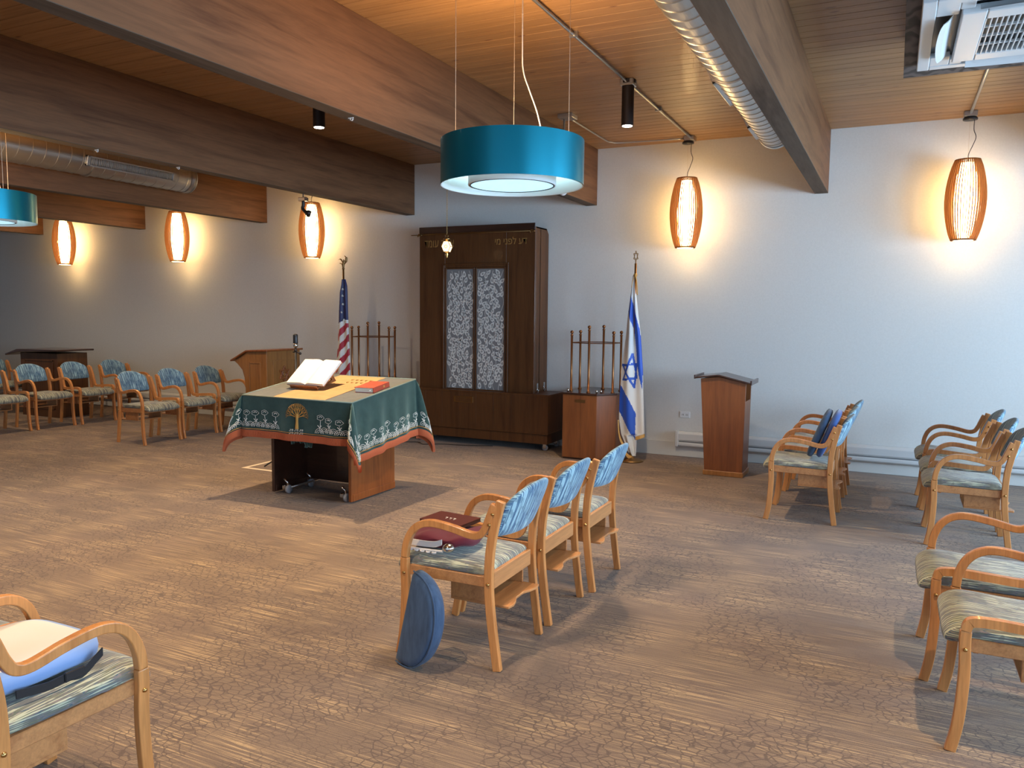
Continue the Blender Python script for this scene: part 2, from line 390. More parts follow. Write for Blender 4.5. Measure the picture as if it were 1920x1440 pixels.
# ---------------------------------------------------------------- conduit and boxes
def jbox(mb, x, y, s=.05, h=.05, z=ZC): mb.box(x - s, x + s, y - s, y + s, z - h, z)
cr = thing('ceiling_conduit', 'metal conduit run on the ceiling from the teal drum to the first wall lamp', 'conduit', (0, 0, 0))
MB().tube([(-2.045, 1.5, 3.5), (-2.045, 8.60, 3.5)], .011, 8).build('pipe', M['steel'], cr, smooth=True)
mb = MB(); jbox(mb, -2.045, 6.375, .055); jbox(mb, -2.06, 8.62, .055); mb.build('junction_box', M['steel'], cr, bevel=.004, seg=1)
mb = MB()
for yy in (2.6, 4.4, 5.15, 7.3): mb.box(-2.075, -2.015, yy - .01, yy + .01, 3.485, ZC)
mb.build('clip', M['steel'], cr)
c2 = thing('ceiling_conduit', 'thin bent conduit running right along the ceiling edge above the ark', 'conduit', (0, 0, 0))
MB().tube(crom([(-2.92, 7.28, 3.5), (-2.92, 8.3, 3.5), (-2.89, 8.46, 3.5), (-2.78, 8.54, 3.5), (-2.12, 8.60, 3.5)], 6), .009, 8).build('pipe', M['steel'], c2, smooth=True)
mb = MB(); jbox(mb, -2.92, 7.23, .075, .04); mb.build('junction_box', M['steel'], c2, bevel=.004, seg=1)
c3 = thing('ceiling_conduit', 'short conduit from the white air unit to the far right wall lamp', 'conduit', (0, 0, 0))
MB().tube([(.556, 6.1, 3.5), (.556, 8.6, 3.5)], .012, 8).build('pipe', M['steel'], c3, smooth=True)
mb = MB(); jbox(mb, .556, 8.62, .055); mb.build('junction_box', M['steel'], c3, bevel=.004, seg=1)
# dome camera on a rod
t_ = thing('dome_camera', 'small dome camera on a ceiling rod behind the teal drum', 'camera', (-2.955, 7.23, 2.80))
MB().tube([(0, 0, .05), (0, 0, ZC - 2.80 - .04)], .011, 8).build('rod', M['steel'], t_, smooth=True)
MB().lathe([(.012, .09), (.05, .07), (.055, .02), (.055, .0), (.045, -.005)], n=20).build('housing', M['black'], t_, smooth=True)
MB().lathe([(.042, .0), (.038, -.02), (.02, -.038), (.003, -.043)], n=20).build('dome', M['white'], t_, smooth=True)

# ---------------------------------------------------------------- wall lanterns (slatted barrel pendants)
M['lampglow'] = mat('glowing_diffuser', (1, .9, .7), .6, emit=(1.0, .65, .27), estr=16)
M['slat'] = wood('lamp_slat_veneer', (.26, .115, .04), (.19, .08, .028), 'Z', .6, .0, spec=.2)
_t = M['slat'].node_tree; _tl = _t.nodes.new('ShaderNodeBsdfTranslucent'); _tl.inputs[0].default_value = (.60, .33, .12, 1); _mx = _t.nodes.new('ShaderNodeMixShader'); _mx.inputs[0].default_value = .25
_t.links.new(_t.nodes['Principled BSDF'].outputs[0], _mx.inputs[1]); _t.links.new(_tl.outputs[0], _mx.inputs[2]); _t.links.new(_mx.outputs[0], _t.nodes['Material Output'].inputs[0])
def barrel(z): # radius of the barrel by height 0..1
    return .108 + .068 * math.sin(PI * min(1, max(0, z))) ** .8
def make_lantern(label, x, y, group):
    t_ = thing('pendant_lamp', label, 'lamp', (x, y, 2.335), 0, group); H = .75
    n = 44; mb = MB()
    for i in range(n):
        a = 2 * PI * i / n; ca, sa = math.cos(a), math.sin(a); rr = []
        for j in range(13):
            z = j / 12; r = barrel(z)
            pts = []
            for dr, dt in ((-.014, -.0030), (0, -.0030), (0, .0030), (-.014, .0030)):
                R = r + dr; pts.append((R * ca - dt * sa, R * sa + dt * ca, z * H))
            rr.append(pts)
        mb.ring(rr, True, True)
    mb.build('slats', M['slat'], t_)
    mb = MB()
    for z, r in ((0.006, .106), (H - .006, .106)): mb.ring([[(q * math.cos(2 * PI * i / 32), q * math.sin(2 * PI * i / 32), z + dz) for i in range(32)] for q, dz in ((r, -.006), (r, .006), (r - .02, .006), (r - .02, -.006), (r, -.006))], True, False)
    mb.build('hoop', M['slat'], t_)
    MB().lathe([(.058, .03), (.082, .15), (.096, .375), (.082, .6), (.058, .72)], n=16).build('diffuser', M['lampglow'], t_, smooth=True)
    MB().lathe([(.085, .0), (.085, .008)], n=24).build('bottom_disc', M['lampglow'], t_)
    MB().tube(crom([(0, 0, H - .03), (.004, 0, H + .05), (.03, 0, H + .12), (.055, 0, H + .2), (.035, 0, H + .27), (.035, 0, H + .36), (.03, 0, ZC - 2.335 - .05)], 6), .0035, 6).build('cord', M['black'], t_, smooth=True)
    MB().tube([(0, 0, H), (.0, 0, ZC - 2.335 - .05)], .0009, 4).build('wire', M['wire'], t_)
    MB().lathe([(.062, 0), (.062, .015), (.045, .03)], (0, 0, ZC - 2.335 - .075), 20).build('canopy', M['black'], t_, smooth=True)
    return t_
lan = make_lantern('slatted wooden barrel lamp hanging on the wall above the tapered lectern', -2.08, 8.62, 'barrel lamps along the back wall')
for x, lb in ((.556, 'slatted wooden barrel lamp at far right below the white air unit'), (-7.22, 'slatted barrel lamp with a small camera hanging in front of it'),
              (-9.79, 'slatted barrel lamp left of the one behind the small camera'), (-12.40, 'farthest left slatted barrel lamp, beside the half cut teal drum')):
    dup(lan, (x, 8.62, 2.335), 0, lb)

# ---------------------------------------------------------------- teal drums
m = M['teal'] = mat('teal_metal', (.004, .22, .31), .33, .7, spec=.6, coat=.1)
M['drum_in'] = mat('white_drum_lining', (.8, .85, .85), .6)
M['drum_glow'] = mat('drum_diffuser', (.9, .95, 1), .5, emit=(.42, .82, 1.0), estr=.6)
def make_drum(label, x, y, z, group):
    t_ = thing('drum_pendant', label, 'lamp', (x, y, z), 0, group); R, H = .398, .245; n = 64
    mb = MB().ring([[(r * math.cos(2 * PI * i / n), r * math.sin(2 * PI * i / n), zz) for i in range(n)] for r, zz in ((R, .002), (R, H - .002))], True, False)
    mb.ring([[(r * math.cos(2 * PI * i / n), r * math.sin(2 * PI * i / n), zz) for i in range(n)] for r, zz in ((R, H - .002), (R - .006, H), (R - .008, H - .002))], True, False)
    mb.build('shade', M['teal'], t_, smooth=True)
    MB().ring([[(r * math.cos(2 * PI * i / n), r * math.sin(2 * PI * i / n), zz) for i in range(n)] for r, zz in ((R - .008, H - .002), (R - .008, .002), (R - .001, 0))], True, False).build('lining', M['drum_in'], t_, smooth=True)
    ri = .245
    MB().ring([[(r * math.cos(2 * PI * i / n), r * math.sin(2 * PI * i / n), zz) for i in range(n)] for r, zz in ((ri - .008, .003), (ri, .003), (ri, .16), (ri - .008, .16))], True, False).build('inner_ring', M['drum_in'], t_, smooth=True)
    MB().lathe([(ri - .014, .004), (ri - .014, .012)], n=48).build('diffuser', M['drum_glow'], t_)
    MB().ring([[(r * math.cos(2 * PI * i / n), r * math.sin(2 * PI * i / n), zz) for i in range(n)] for r, zz in ((ri - .008, .001), (ri - .015, .001), (ri - .015, .006), (ri - .008, .006), (ri - .008, .001))], True, False).build('gasket', M['black'], t_)
    MB().lathe([(R - .01, .17), (R - .01, .175)], n=48).build('top_plate', M['drum_in'], t_)
    for k_ in range(3):
        a = -PI / 2 + .433 + 2 * PI * k_ / 3 + PI
        MB().tube([((R - .05) * math.cos(a), (R - .05) * math.sin(a), .17), ((R - .05) * math.cos(a), (R - .05) * math.sin(a), ZC - z)], .0016, 5).build('cable', M['wire'], t_)
    MB().tube(crom([(.145, .07, .17), (.15, .065, .27), (.125, .05, .40), (.085, .03, .52), (.055, .015, .62), (.05, .01, .75), (.05, .01, ZC - z)], 6), .0035, 6).build('power_cord', M['cord'], t_, smooth=True)
    MB().lathe([(.06, 0), (.06, .03)], (.05, .01, ZC - z - .03), 20).build('canopy', M['white'], t_)
    u = light('drum_uplight', 'AREA', (0, 0, .20), 24, (1.0, .62, .28), (PI, 0, 0), shape='DISK', size=.6); u.parent = t_
    d_ = light('drum_downlight', 'SPOT', (0, 0, -.01), 120, (1.0, .80, .58), (0, 0, 0), spot_size=math.radians(140), spot_blend=.7, shadow_soft_size=.16); d_.parent = t_
    r_ = light('drum_ring_light', 'AREA', (0, 0, .165), 5, (.55, .90, 1.0), (0, 0, 0), shape='DISK', size=.7); r_.parent = t_
    return t_
make_drum('large teal drum pendant hanging in front of the ark', -1.95, 4.02, 2.32, 'teal drum pendants')
make_drum('teal drum pendant cut off by the left edge of the photo', -6.96, 4.12, 2.34, 'teal drum pendants')

# ---------------------------------------------------------------- cylinder spotlights
M['spotglow'] = mat('spot_lens', (1, 1, 1), .5, emit=(1, .93, .82), estr=12)
def make_spot(label, x, y, power, size=95, hidden=False):
    t_ = thing('cylinder_spotlight', label, 'lamp', (x, y, 3.155), 0, 'black cylinder downlights')
    MB().lathe([(.046, .0), (.050, .0), (.050, .33), (.062, .335), (.062, .366)], n=28).build('cylinder', M['dark_metal'], t_, smooth=True, bevel=.001)
    MB().lathe([(.041, -.003), (.041, .002)], n=24).build('lens', M['spotglow'], t_)
    s_ = light('spot_beam', 'SPOT', (0, 0, -.01), power, SPOTC, (0, 0, 0), spot_size=math.radians(size), spot_blend=.5 if size < 120 else 1.0, shadow_soft_size=.03); s_.parent = t_
make_spot('black cylinder downlight on the conduit, right of the teal drum', -2.045, 6.375, 190)
make_spot('black cylinder downlight over the draped table, left of the drum', -4.43, 5.40, 300)
make_spot('added unseen cylinder downlight in the left bay, hidden above the beams', -6.97, 6.1, 110, 150)  # added lamp, unseen; warms the left part of the back wall
make_spot('cylinder downlight in the bay right of the duct, out of frame', .62, 2.9, 190)
make_spot('added unseen cylinder downlight in the drum bay near the camera', -2.045, 1.6, 185)  # unseen lamp added to brighten the near floor
make_spot('added unseen cylinder downlight near camera left of the table bay', -4.43, 2.4, 290)  # unseen lamp added as fill for the floor before the table
make_spot('added unseen cylinder downlight in the far left bay, hidden by the beams', -9.5, 6.3, 110, 150)  # added to lift the dim left bays; not a seen lamp
make_spot('added unseen cylinder downlight over the dark lectern, hidden by the beams', -12.0, 6.3, 90, 150)  # added for warm light on the far left wall, unseen

# ---------------------------------------------------------------- air conditioner
ac = thing('ceiling_air_unit', 'white ceiling air conditioner with grille at top right', 'air conditioner', (0, 0, 0))
x0, x1, y0, y1, zp = .058, 1.28, 4.70, 5.955, 3.22
M['plywood'] = mat('grey_plywood', (.06, .05, .045), .8); t = NT(M['plywood'])
wv = t.n('ShaderNodeTexWave', wave_type='RINGS'); wv.inputs['Scale'].default_value = 2.2; wv.inputs['Distortion'].default_value = 14; wv.inputs['Detail'].default_value = 2; wv.inputs['Detail Scale'].default_value = 1.2
t.l(t.coords((2.5, .8, 1)), wv.inputs['Vector']); t.color(t.ramp(wv.outputs['Fac'], [(.2, (.035, .030, .028)), (.8, (.12, .10, .095))]))
MB().box(-.018, 1.36, 4.62, 6.235, 3.262, ZC).build('plywood_box', M['plywood'], ac)
M['acw'] = mat('white_grille_plastic', (.66, .70, .72), .4)
mb = MB(); cx0, cx1, cy0, cy1 = x0 + .17, x1 - .17, y0 + .17, y1 - .17
sl = .075; q0, q1 = .09, .165   # air slots on four sides
mb.box(x0, x0 + .07, y0, y1, zp, 3.262); mb.box(x1 - .07, x1, y0, y1, zp, 3.262); mb.box(x0 + .07, x1 - .07, y0, y0 + .07, zp, 3.262); mb.box(x0 + .07, x1 - .07, y1 - .07, y1, zp, 3.262)
for (a, b, c_, d_) in ((x0 + .07, x0 + .18, y0 + .07, y0 + .25), (x0 + .07, x0 + .18, y1 - .25, y1 - .07), (x1 - .18, x1 - .07, y0 + .07, y0 + .25), (x1 - .18, x1 - .07, y1 - .25, y1 - .07),
                       (x0 + .18, x0 + .25, y0 + .07, y0 + .18), (x0 + .18, x0 + .25, y1 - .18, y1 - .07), (x1 - .25, x1 - .18, y0 + .07, y0 + .18), (x1 - .25, x1 - .18, y1 - .18, y1 - .07)):
    mb.box(a, b, c_, d_, zp + .004, 3.262)
mb.build('panel', M['acw'], ac, bevel=.006)
g0x, g1x, g0y, g1y = x0 + .19, x1 - .19, y0 + .19, y1 - .19
mb = MB(); zz = zp - .02
mb.box(g0x, g0x + .12, g0y, g1y, zz, zp + .03); mb.box(g1x - .12, g1x, g0y, g1y, zz, zp + .03); mb.box(g0x + .12, g1x - .12, g0y, g0y + .12, zz, zp + .03); mb.box(g0x + .12, g1x - .12, g1y - .12, g1y, zz, zp + .03)
mb.build('intake_frame', M['acw'], ac, bevel=.008)
mb = MB(); q = g0x + .12
while q < g1x - .12: mb.box(q, q + .006, g0y + .12, g1y - .12, zz + .002, zz + .02); q += .026
for q in (.25, .5, .75): yy = g0y + .12 + q * (g1y - g0y - .24); mb.box(g0x + .12, g1x - .12, yy - .004, yy + .004, zz + .006, zz + .02)
mb.build('intake_grille', M['acw'], ac)
MB().box(x0 + .06, x1 - .06, y0 + .06, y1 - .06, zp + .035, 3.262).build('dark_interior', M['black'], ac)
def flap(p0, p1, out):  # a tilted louvre flap with a curved edge
    a, b = Vector(p0), Vector(p1); d = (b - a); nrm = Vector(out); rr = []
    for j in range(15):
        s_ = j / 14; w_ = .045 + .022 * math.sin(PI * s_) ** .6; c_ = a + d * s_
        rr.append([c_ + nrm * .0 + Vector((0, 0, 0.01)), c_ + nrm * w_ * .5 + Vector((0, 0, -.02)), c_ + nrm * w_ + Vector((0, 0, -.035)), c_ + nrm * w_ + Vector((0, 0, -.031)), c_ + nrm * w_ * .5 + Vector((0, 0, -.014)), c_ + Vector((0, 0, .015))])
    return MB().ring(rr, True, True)
for nm, p0, p1, o_ in (('a', (x0 + .155, y0 + .27, zp), (x0 + .155, y1 - .27, zp), (-1, 0, 0)), ('b', (x0 + .27, y0 + .155, zp), (x1 - .27, y0 + .155, zp), (0, -1, 0)), ('c', (x0 + .27, y1 - .155, zp), (x1 - .27, y1 - .155, zp), (0, 1, 0)), ('d', (x1 - .155, y0 + .27, zp), (x1 - .155, y1 - .27, zp), (1, 0, 0))):
    flap(p0, p1, o_).build('flap', M['acw'], ac)

# ---------------------------------------------------------------- chairs
def leg_path_front(): return [(.243, 0, 0), (.224, 0, .10), (.214, 0, .22), (.211, 0, .33), (.215, 0, .42), (.214, 0, .47)]
ARM = [(.214, .47), (.206, .53), (.180, .592), (.135, .633), (.070, .648), (-.03, .636), (-.125, .615), (-.172, .622), (-.198, .655), (-.220, .71), (-.243, .768)]
LOW = [(.214, .47), (.208, .492), (.190, .505), (.12, .508), (0, .500), (-.115, .494), (-.155, .515), (-.174, .57), (-.198, .655), (-.220, .71), (-.243, .768)]
POST = [(-.262, 0), (-.240, .15), (-.222, .30), (-.216, .42), (-.222, .55), (-.243, .67), (-.272, .785)]
def hw(f): return .232 + (.03) * (f + .25) / .48
def strip(pts, th, wd, side, k=5, inset=0.0):
    """bent laminated strip lying in the chair's side plane; pts are (front, height)"""
    P = crom([(a, 0, b) for a, b in pts], k); rr = []
    for i, p in enumerate(P):
        d = (P[min(i + 1, len(P) - 1)] - P[max(i - 1, 0)]).normalized(); nrm = Vector((-d.z, 0, d.x))
        ring_ = []
        for a, b in ((-1, -1), (1, -1), (1, 1), (-1, 1)):
            q = p + nrm * (a * th / 2); xx = side * (hw(q.x) - inset + b * wd / 2); ring_.append((xx, q.x, q.z))
        rr.append(ring_)
    return MB().ring(rr, True, True)
def make_chair(kind):
    t_ = thing('armchair', 'x', 'chair', (0, 0, 0), 0, 'wooden armchairs')
    for side, hl in ((-1, kind[0]), (1, kind[1])):
        strip([(a, c_) for a, _, c_ in leg_path_front()], .040, .028, side).build('leg', M['beech'], t_, smooth=True, bevel=.005)
        strip(ARM if hl == 'H' else LOW, .034, .030, side).build('armrest' if hl == 'H' else 'side_rail', M['beech'], t_, smooth=True, bevel=.005)
        strip(POST, .040, .028, side, inset=.0).build('leg', M['beech'], t_, smooth=True, bevel=.005)
        s0 = side
        mb = MB(); xi = lambda f: s0 * (hw(f) - .02)
        mb.hexa([(xi(-.21) - .01, -.21, .375), (xi(-.21) + .01, -.21, .375), (xi(.2) + .01, .2, .385), (xi(.2) - .01, .2, .385), (xi(-.21) - .01, -.21, .425), (xi(-.21) + .01, -.21, .425), (xi(.2) + .01, .2, .435), (xi(.2) - .01, .2, .435)])
        mb.build('apron', M['beech_dark'], t_, bevel=.003, seg=1)
        for f, z in ((.213, .40), (-.217, .40), (-.222, .675), (-.238, .725)):
            if hl == 'L' and z > .7: continue
            b_ = MB().lathe([(.002, .006), (.006, .005), (.008, .0), (.008, -.004)], n=10)
            b_.xf(Matrix.Translation((side * (hw(f) + .0155), f, z)) @ Matrix.Rotation(side * PI / 2, 4, 'Y')); b_.build('bolt', M['brass'], t_, smooth=True)
    MB().box(-.20, .20, -.225, -.205, .365, .445).build('apron', M['beech_dark'], t_, bevel=.003, seg=1)
    MB().box(-.23, .23, .165, .185, .375, .43).build('apron', M['beech_dark'], t_, bevel=.003, seg=1)
    # seat pad with a waterfall front and a slight dish
    sec = [(-.205, .415), (-.212, .445), (-.200, .468), (-.15, .478), (0, .474), (.12, .482), (.20, .490), (.255, .478), (.290, .44), (.288, .405), (.270, .392), (.248, .402), (.225, .425), (.10, .428), (-.1, .418)]
    NX = 17; rr = []
    for i in range(NX):
        u = -1 + 2 * i / (NX - 1); e = abs(u) ** 6; ring_ = []
        for f, z in sec:
            half = .228 + .02 * (f + .2) / .45
            zc_ = .437 if f < .22 else .437 - (f - .22) * .35; zz = zc_ + (z - zc_) * (1 - .62 * e) + (.006 * (abs(u) ** 2) if z > .46 else 0)
            ff = f * (1 - .04 * e)
            ring_.append((u * half * .985, ff, zz))
        rr.append(ring_)
    MB().ring(rr, True, True).build('seat', M['seat_fabric'], t_, smooth=True, subsurf=1)
    # backrest: curved, arched pad tilted back
    rr = []; NU = 19
    for i in range(NU):
        u = -1 + 2 * i / (NU - 1); top = .852 - .085 * abs(u) ** 2.6; bot = .597 + .012 * u * u; e = abs(u) ** 8; ring_ = []
        th = .046 * (1 - .75 * e); xx = u * (.205 + .004)
        for j in range(14):
            a = 2 * PI * j / 14; cz, cy = math.sin(a), math.cos(a)
            zz = (top + bot) / 2 + math.copysign(abs(cz) ** .42, cz) * (top - bot) / 2
            yy = math.copysign(abs(cy) ** .6, cy) * th / 2 * (1.0 if abs(cz) < .95 else .8)
            lean = -.222 - (zz - .585) * .40; bow = -.045 * (1 - u * u)
            ring_.append((xx, lean + bow + yy + .012, zz))
        rr.append(ring_)
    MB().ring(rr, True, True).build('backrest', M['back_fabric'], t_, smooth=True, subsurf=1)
    # book rack under the seat
    mb = MB()
    wav = [(-.17, -.285), (-.13, -.292), (-.08, -.280), (-.04, -.262), (.04, -.262), (.08, -.280), (.13, -.292), (.17, -.285), (.17, .02), (-.17, .02)]
    mb.prism(wav, .272, .284)
    mb.box(-.17, -.158, -.20, .02, .284, .385); mb.box(.158, .17, -.20, .02, .284, .385)
    mb.build('book_rack', M['beech_dark'], t_, bevel=.002, seg=1)
    return t_
protos = {}; used = set()
def place_chair(kind, x, y, face, label, group):
    rz = {'-X': PI / 2, '+X': -PI / 2, '+Y': 0, '-Y': PI}[face[:2]] + (float(face[2:]) if len(face) > 2 else 0)
    if kind not in protos:
        protos[kind] = make_chair(kind); o = protos[kind]; o.location = (x, y, 0); o.rotation_euler = (0, 0, rz); o['label'] = label; o['group'] = group; return o
    return dup(protos[kind], (x, y, 0), rz, label, group)
G1, G2, G3, G4, G5, G6, G7 = ('chairs in the middle row', 'chairs beside the tapered lectern', 'chairs at the right by the heater', 'near chairs at the right edge', 'chairs left of the draped table', 'chairs by the dark lectern', 'chairs at the bottom left')
place_chair('HL', -1.80, 3.30, '-X', 'middle row armchair nearest the camera, with the burgundy velvet bag on its seat', G1)
place_chair('HL', -1.80, 3.885, '-X', 'blue backed armchair between the two others of the middle row', G1)
place_chair('HH', -1.765, 4.455, '-X', 'middle row armchair farthest from the camera, nearest the Israeli flag', G1)
place_chair('HL', -.60, 6.69, '-X', 'armchair right of the tapered lectern holding two blue cushions', G2)
place_chair('HL', -.595, 7.28, '-X', 'armchair directly behind the one holding two blue cushions', G2)
place_chair('HH', -.58, 7.87, '-X', 'armchair against the heater, farthest behind the two blue cushions', G2)
place_chair('HL', .53, 6.49, '-X', 'frontmost of three armchairs by the wall heater at the right edge', G3)
place_chair('HL', .53, 7.08, '-X', 'middle of three armchairs by the wall heater at the right edge', G3)
place_chair('HH', .51, 7.68, '-X', 'rearmost of three armchairs by the right wall heater, its backrest tallest in view', G3)
place_chair('LH', .51, 3.52, '-X', 'nearest armchair at lower right, cut by the edge, with a low side rail', G4)
place_chair('LH', .44, 4.12, '-X', 'lower right armchair just behind the nearest one with the low rail', G4)
place_chair('LH', -8.17, 6.69, '+X', 'armchair closest to the draped table in the left group, nearest the camera', G5)
place_chair('LH', -8.19, 7.29, '+X', 'second armchair of the row left of the draped table', G5)
place_chair('HH', -8.20, 7.90, '+X', 'armchair touching the golden oak lectern with a dark backrest', G5)
place_chair('LH', -10.42, 6.24, '+X', 'armchair cut off by the left edge of the photo', G6)
place_chair('HH', -10.40, 6.85, '+X', 'armchair standing right in front of the dark lectern', G6)
place_chair('LL', -10.36, 7.46, '+X', 'armchair without tall arms, right of the dark lectern', G6)
place_chair('HH', -10.34, 8.08, '+X', 'armchair at the back wall, last of the row by the dark lectern', G6)
place_chair('HH', -12.45, 7.55, '+X', 'barely visible armchair behind the dark lectern at the left edge', G6)
place_chair('HH', -12.05, 8.25, '+X', 'mostly hidden armchair by the wall between the dark lectern and row chairs', G6)
place_chair('HH', -2.385, 1.465, '+Y', 'armchair at the bottom left corner carrying the pale blue wedge pillow', G7)
place_chair('HL', -2.97, 1.46, '+Y', 'armchair mostly outside the frame, left of the wedge pillow chair', G7)

# ---------------------------------------------------------------- ark
ark = thing('ark_cabinet', 'tall dark walnut ark cabinet with lace curtained doors and Hebrew lettering', 'cabinet', (-4.585, 8.45, 0))
ox, oy = -4.585, 8.45
bx0, bx1 = -5.375 - ox, -3.79 - ox; dy1 = YW - .02 - oy
mb = MB()  # body: side panels, top, front surround with an opening
dx0, dx1, dz0, dz1 = -4.985 - ox, -4.185 - ox, .69, 2.14
mb.box(bx0, dx0 - .02, 0, .03, .66, 2.62); mb.box(dx1 + .02, bx1, 0, .03, .66, 2.62); mb.box(dx0 - .02, dx1 + .02, 0, .03, dz1 + .02, 2.62)
mb.prism_yz([(.03, .66), (dy1, .66), (dy1, 2.56), (dy1 - .06, 2.62), (.03, 2.62)], bx1 - .02, bx1)
mb.prism_yz([(.03, .66), (dy1, .66), (dy1, 2.56), (dy1 - .06, 2.62), (.03, 2.62)], bx0, bx0 + .02)
mb.box(bx0, bx1, .03, dy1 - .06, 2.60, 2.62); mb.box(bx0, bx1, .14, .16, .66, 2.6)
mb.build('body', M['walnut'], ark, bevel=.003, seg=1)
MB().box(bx0, bx1, -.012, 0, 2.585, 2.66).build('cornice', M['walnut_top'], ark, bevel=.004, seg=1)
mb = MB()
for a, b_, c_, d_ in ((dx0 - .055, dx0 - .03, dz0 - .03, dz1 + .05), (dx1 + .03, dx1 + .055, dz0 - .03, dz1 + .05), (dx0 - .055, dx1 + .055, dz1 + .05, dz1 + .07)): mb.box(a, b_, -.012, 0, c_, d_)
mb.build('door_moulding', M['walnut'], ark, bevel=.003, seg=1)
bs = MB(); bx0b, bx1b = -5.46 - ox, -3.56 - ox; by = -.10
bs.box(bx0b, bx1b, by, dy1, .20, .655); bs.box(bx0b + .01, bx1b - .01, by + .012, dy1, .085, .195); bs.box(bx0b - .008, bx1b + .008, by - .008, dy1, .645, .668); bs.box(bx0b - .004, bx1b + .004, by - .005, dy1, .20, .215)
for q in range(1, 8): xx = bx0b + q * (bx1b - bx0b) / 8; bs.box(xx - .0015, xx + .0015, by - .0015, by, .22, .64)
bs.build('base', M['walnut'], ark, bevel=.003, seg=1)
for xx in (bx0b + .12, bx1b - .06):
    for yy in (by + .07, dy1 - .08):
        mb = MB().lathe([(.033, -.012), (.036, -.006), (.036, .006), (.033, .012)], n=18); mb.xf(Matrix.Translation((xx, yy, .037)) @ Matrix.Rotation(PI / 2, 4, 'X')); cs = mb.build('caster', M['rubber'], ark, smooth=True)
        MB().box(xx - .02, xx + .02, yy - .02, yy - .014, .03, .09).box(xx - .02, xx + .02, yy + .014, yy + .02, .03, .09).build('caster_fork', M['chrome'], cs)
M['lace_ground'] = mat('grey_lace_ground', (.21, .21, .215), .8)
M['lace'] = mat('white_lace', (.74, .74, .71), .8)
def lace(x0_, x1_, z0_, z1_, y_, par, seed):
    rnd = random.Random(seed)
    MB().box(x0_, x1_, y_, y_ + .004, z0_, z1_).build('curtain_ground', M['lace_ground'], par)
    mb = MB(); leaves = []
    def leaf(cx, cz, ang, L):
        W = L * .50; ca, sa = math.cos(ang), math.sin(ang); n = 12; out = []; inn = []
        for i in range(n):
            t0 = 2 * PI * i / n; lx = L * .5 * math.cos(t0); lz = W * .62 * math.sin(t0) * (1 - .35 * math.cos(t0)); 
            if i == 0: lx *= 1.2
            for lst, k_ in ((out, 1.0), (inn, .50)):
                a, b_ = lx * k_, lz * k_; lst.append((cx + a * ca - b_ * sa, y_ - .0015, cz + a * sa + b_ * ca))
        mm = 0
        for p in out + inn:
            if not (x0_ < p[0] < x1_ and z0_ < p[2] < z1_): return
        mb.add(out + inn, [(i, (i + 1) % n, n + (i + 1) % n, n + i) for i in range(n)])
        v0 = (cx - L * .55 * ca, cz - L * .55 * sa); v1 = (cx + L * .4 * ca, cz + L * .4 * sa); w_ = .0016
        mb.add([(v0[0] - sa * w_, y_ - .0016, v0[1] + ca * w_), (v0[0] + sa * w_, y_ - .0016, v0[1] - ca * w_), (v1[0] + sa * w_, y_ - .0016, v1[1] - ca * w_), (v1[0] - sa * w_, y_ - .0016, v1[1] + ca * w_)], [(0, 1, 2, 3)])
    W_ = x1_ - x0_; placed = []
    for col in range(4):             # climbing stems
        cx0 = x0_ + W_ * (.12 + .25 * col); z = z0_; prev = None; ph = rnd.random() * 6
        while z < z1_ - .01:
            cx = cx0 + .030 * math.sin(z * 15 + ph)
            if prev:
                x_a, z_a = prev; w_ = .0026
                if x0_ < min(x_a, cx) - .004 and max(x_a, cx) + .004 < x1_: mb.add([(x_a - w_, y_ - .0015, z_a), (x_a + w_, y_ - .0015, z_a), (cx + w_, y_ - .0015, z), (cx - w_, y_ - .0015, z)], [(0, 1, 2, 3)])
            prev = (cx, z); z += .02
    for q in range(4200):
        cx, cz = rnd.uniform(x0_ + .02, x1_ - .02), rnd.uniform(z0_ + .025, z1_ - .025)
        if all((cx - a) ** 2 + ((cz - b_) * .85) ** 2 > .046 ** 2 for a, b_ in placed):
            placed.append((cx, cz)); leaf(cx, cz, PI / 2 + rnd.uniform(-1.15, 1.15), rnd.uniform(.064, .078))
    mb.build('lace_leaves', M['lace'], par)
mull = -4.584 - ox
for (a, b_) in ((dx0, mull - .022), (mull + .022, dx1)):
    f_ = MB(); f_.box(a - .018, a, -.004, .02, dz0 - .03, dz1 + .018); f_.box(b_, b_ + .018, -.004, .02, dz0 - .03, dz1 + .018); f_.box(a, b_, -.004, .02, dz1, dz1 + .018); f_.box(a, b_, -.004, .02, dz0 - .03, dz0 - .01)
    dr = f_.build('door', M['walnut'], ark, bevel=.002, seg=1); lace(a, b_, dz0 - .01, dz1, .012, dr, int(a * 1000))
MB().tube([(bx0 - .10, -.035, 2.565), (bx1 + .0, -.035, 2.565)], .006, 8).build('curtain_rod', M['brass_dark'], ark, smooth=True)
mb = MB()
for xx in (bx0 + .02, bx1 - .03): mb.box(xx - .012, xx + .012, -.045, 0, 2.55, 2.58).sphere((xx + .03, -.04, 2.56), .012, 10).sphere((xx - .02, -.04, 2.55), .010, 10)
mb.build('rod_bracket', M['brass_dark'], ark)
pl = MB().box(-4.82 - ox, -4.55 - ox, by - .004, by, .52, .595).build('brass_plaque', M['brass_dark'], ark, bevel=.001, seg=1)
mb = MB(); rnd = random.Random(3)
for r_ in range(4):
    xx = -4.79 - ox
    while xx < -4.59 - ox: w_ = rnd.uniform(.006, .02); mb.box(xx, xx + w_, by - .0055, by - .004, .575 - r_ * .014, .581 - r_ * .014); xx += w_ + .005
mb.build('engraved_lines', M['walnut_top'], pl)
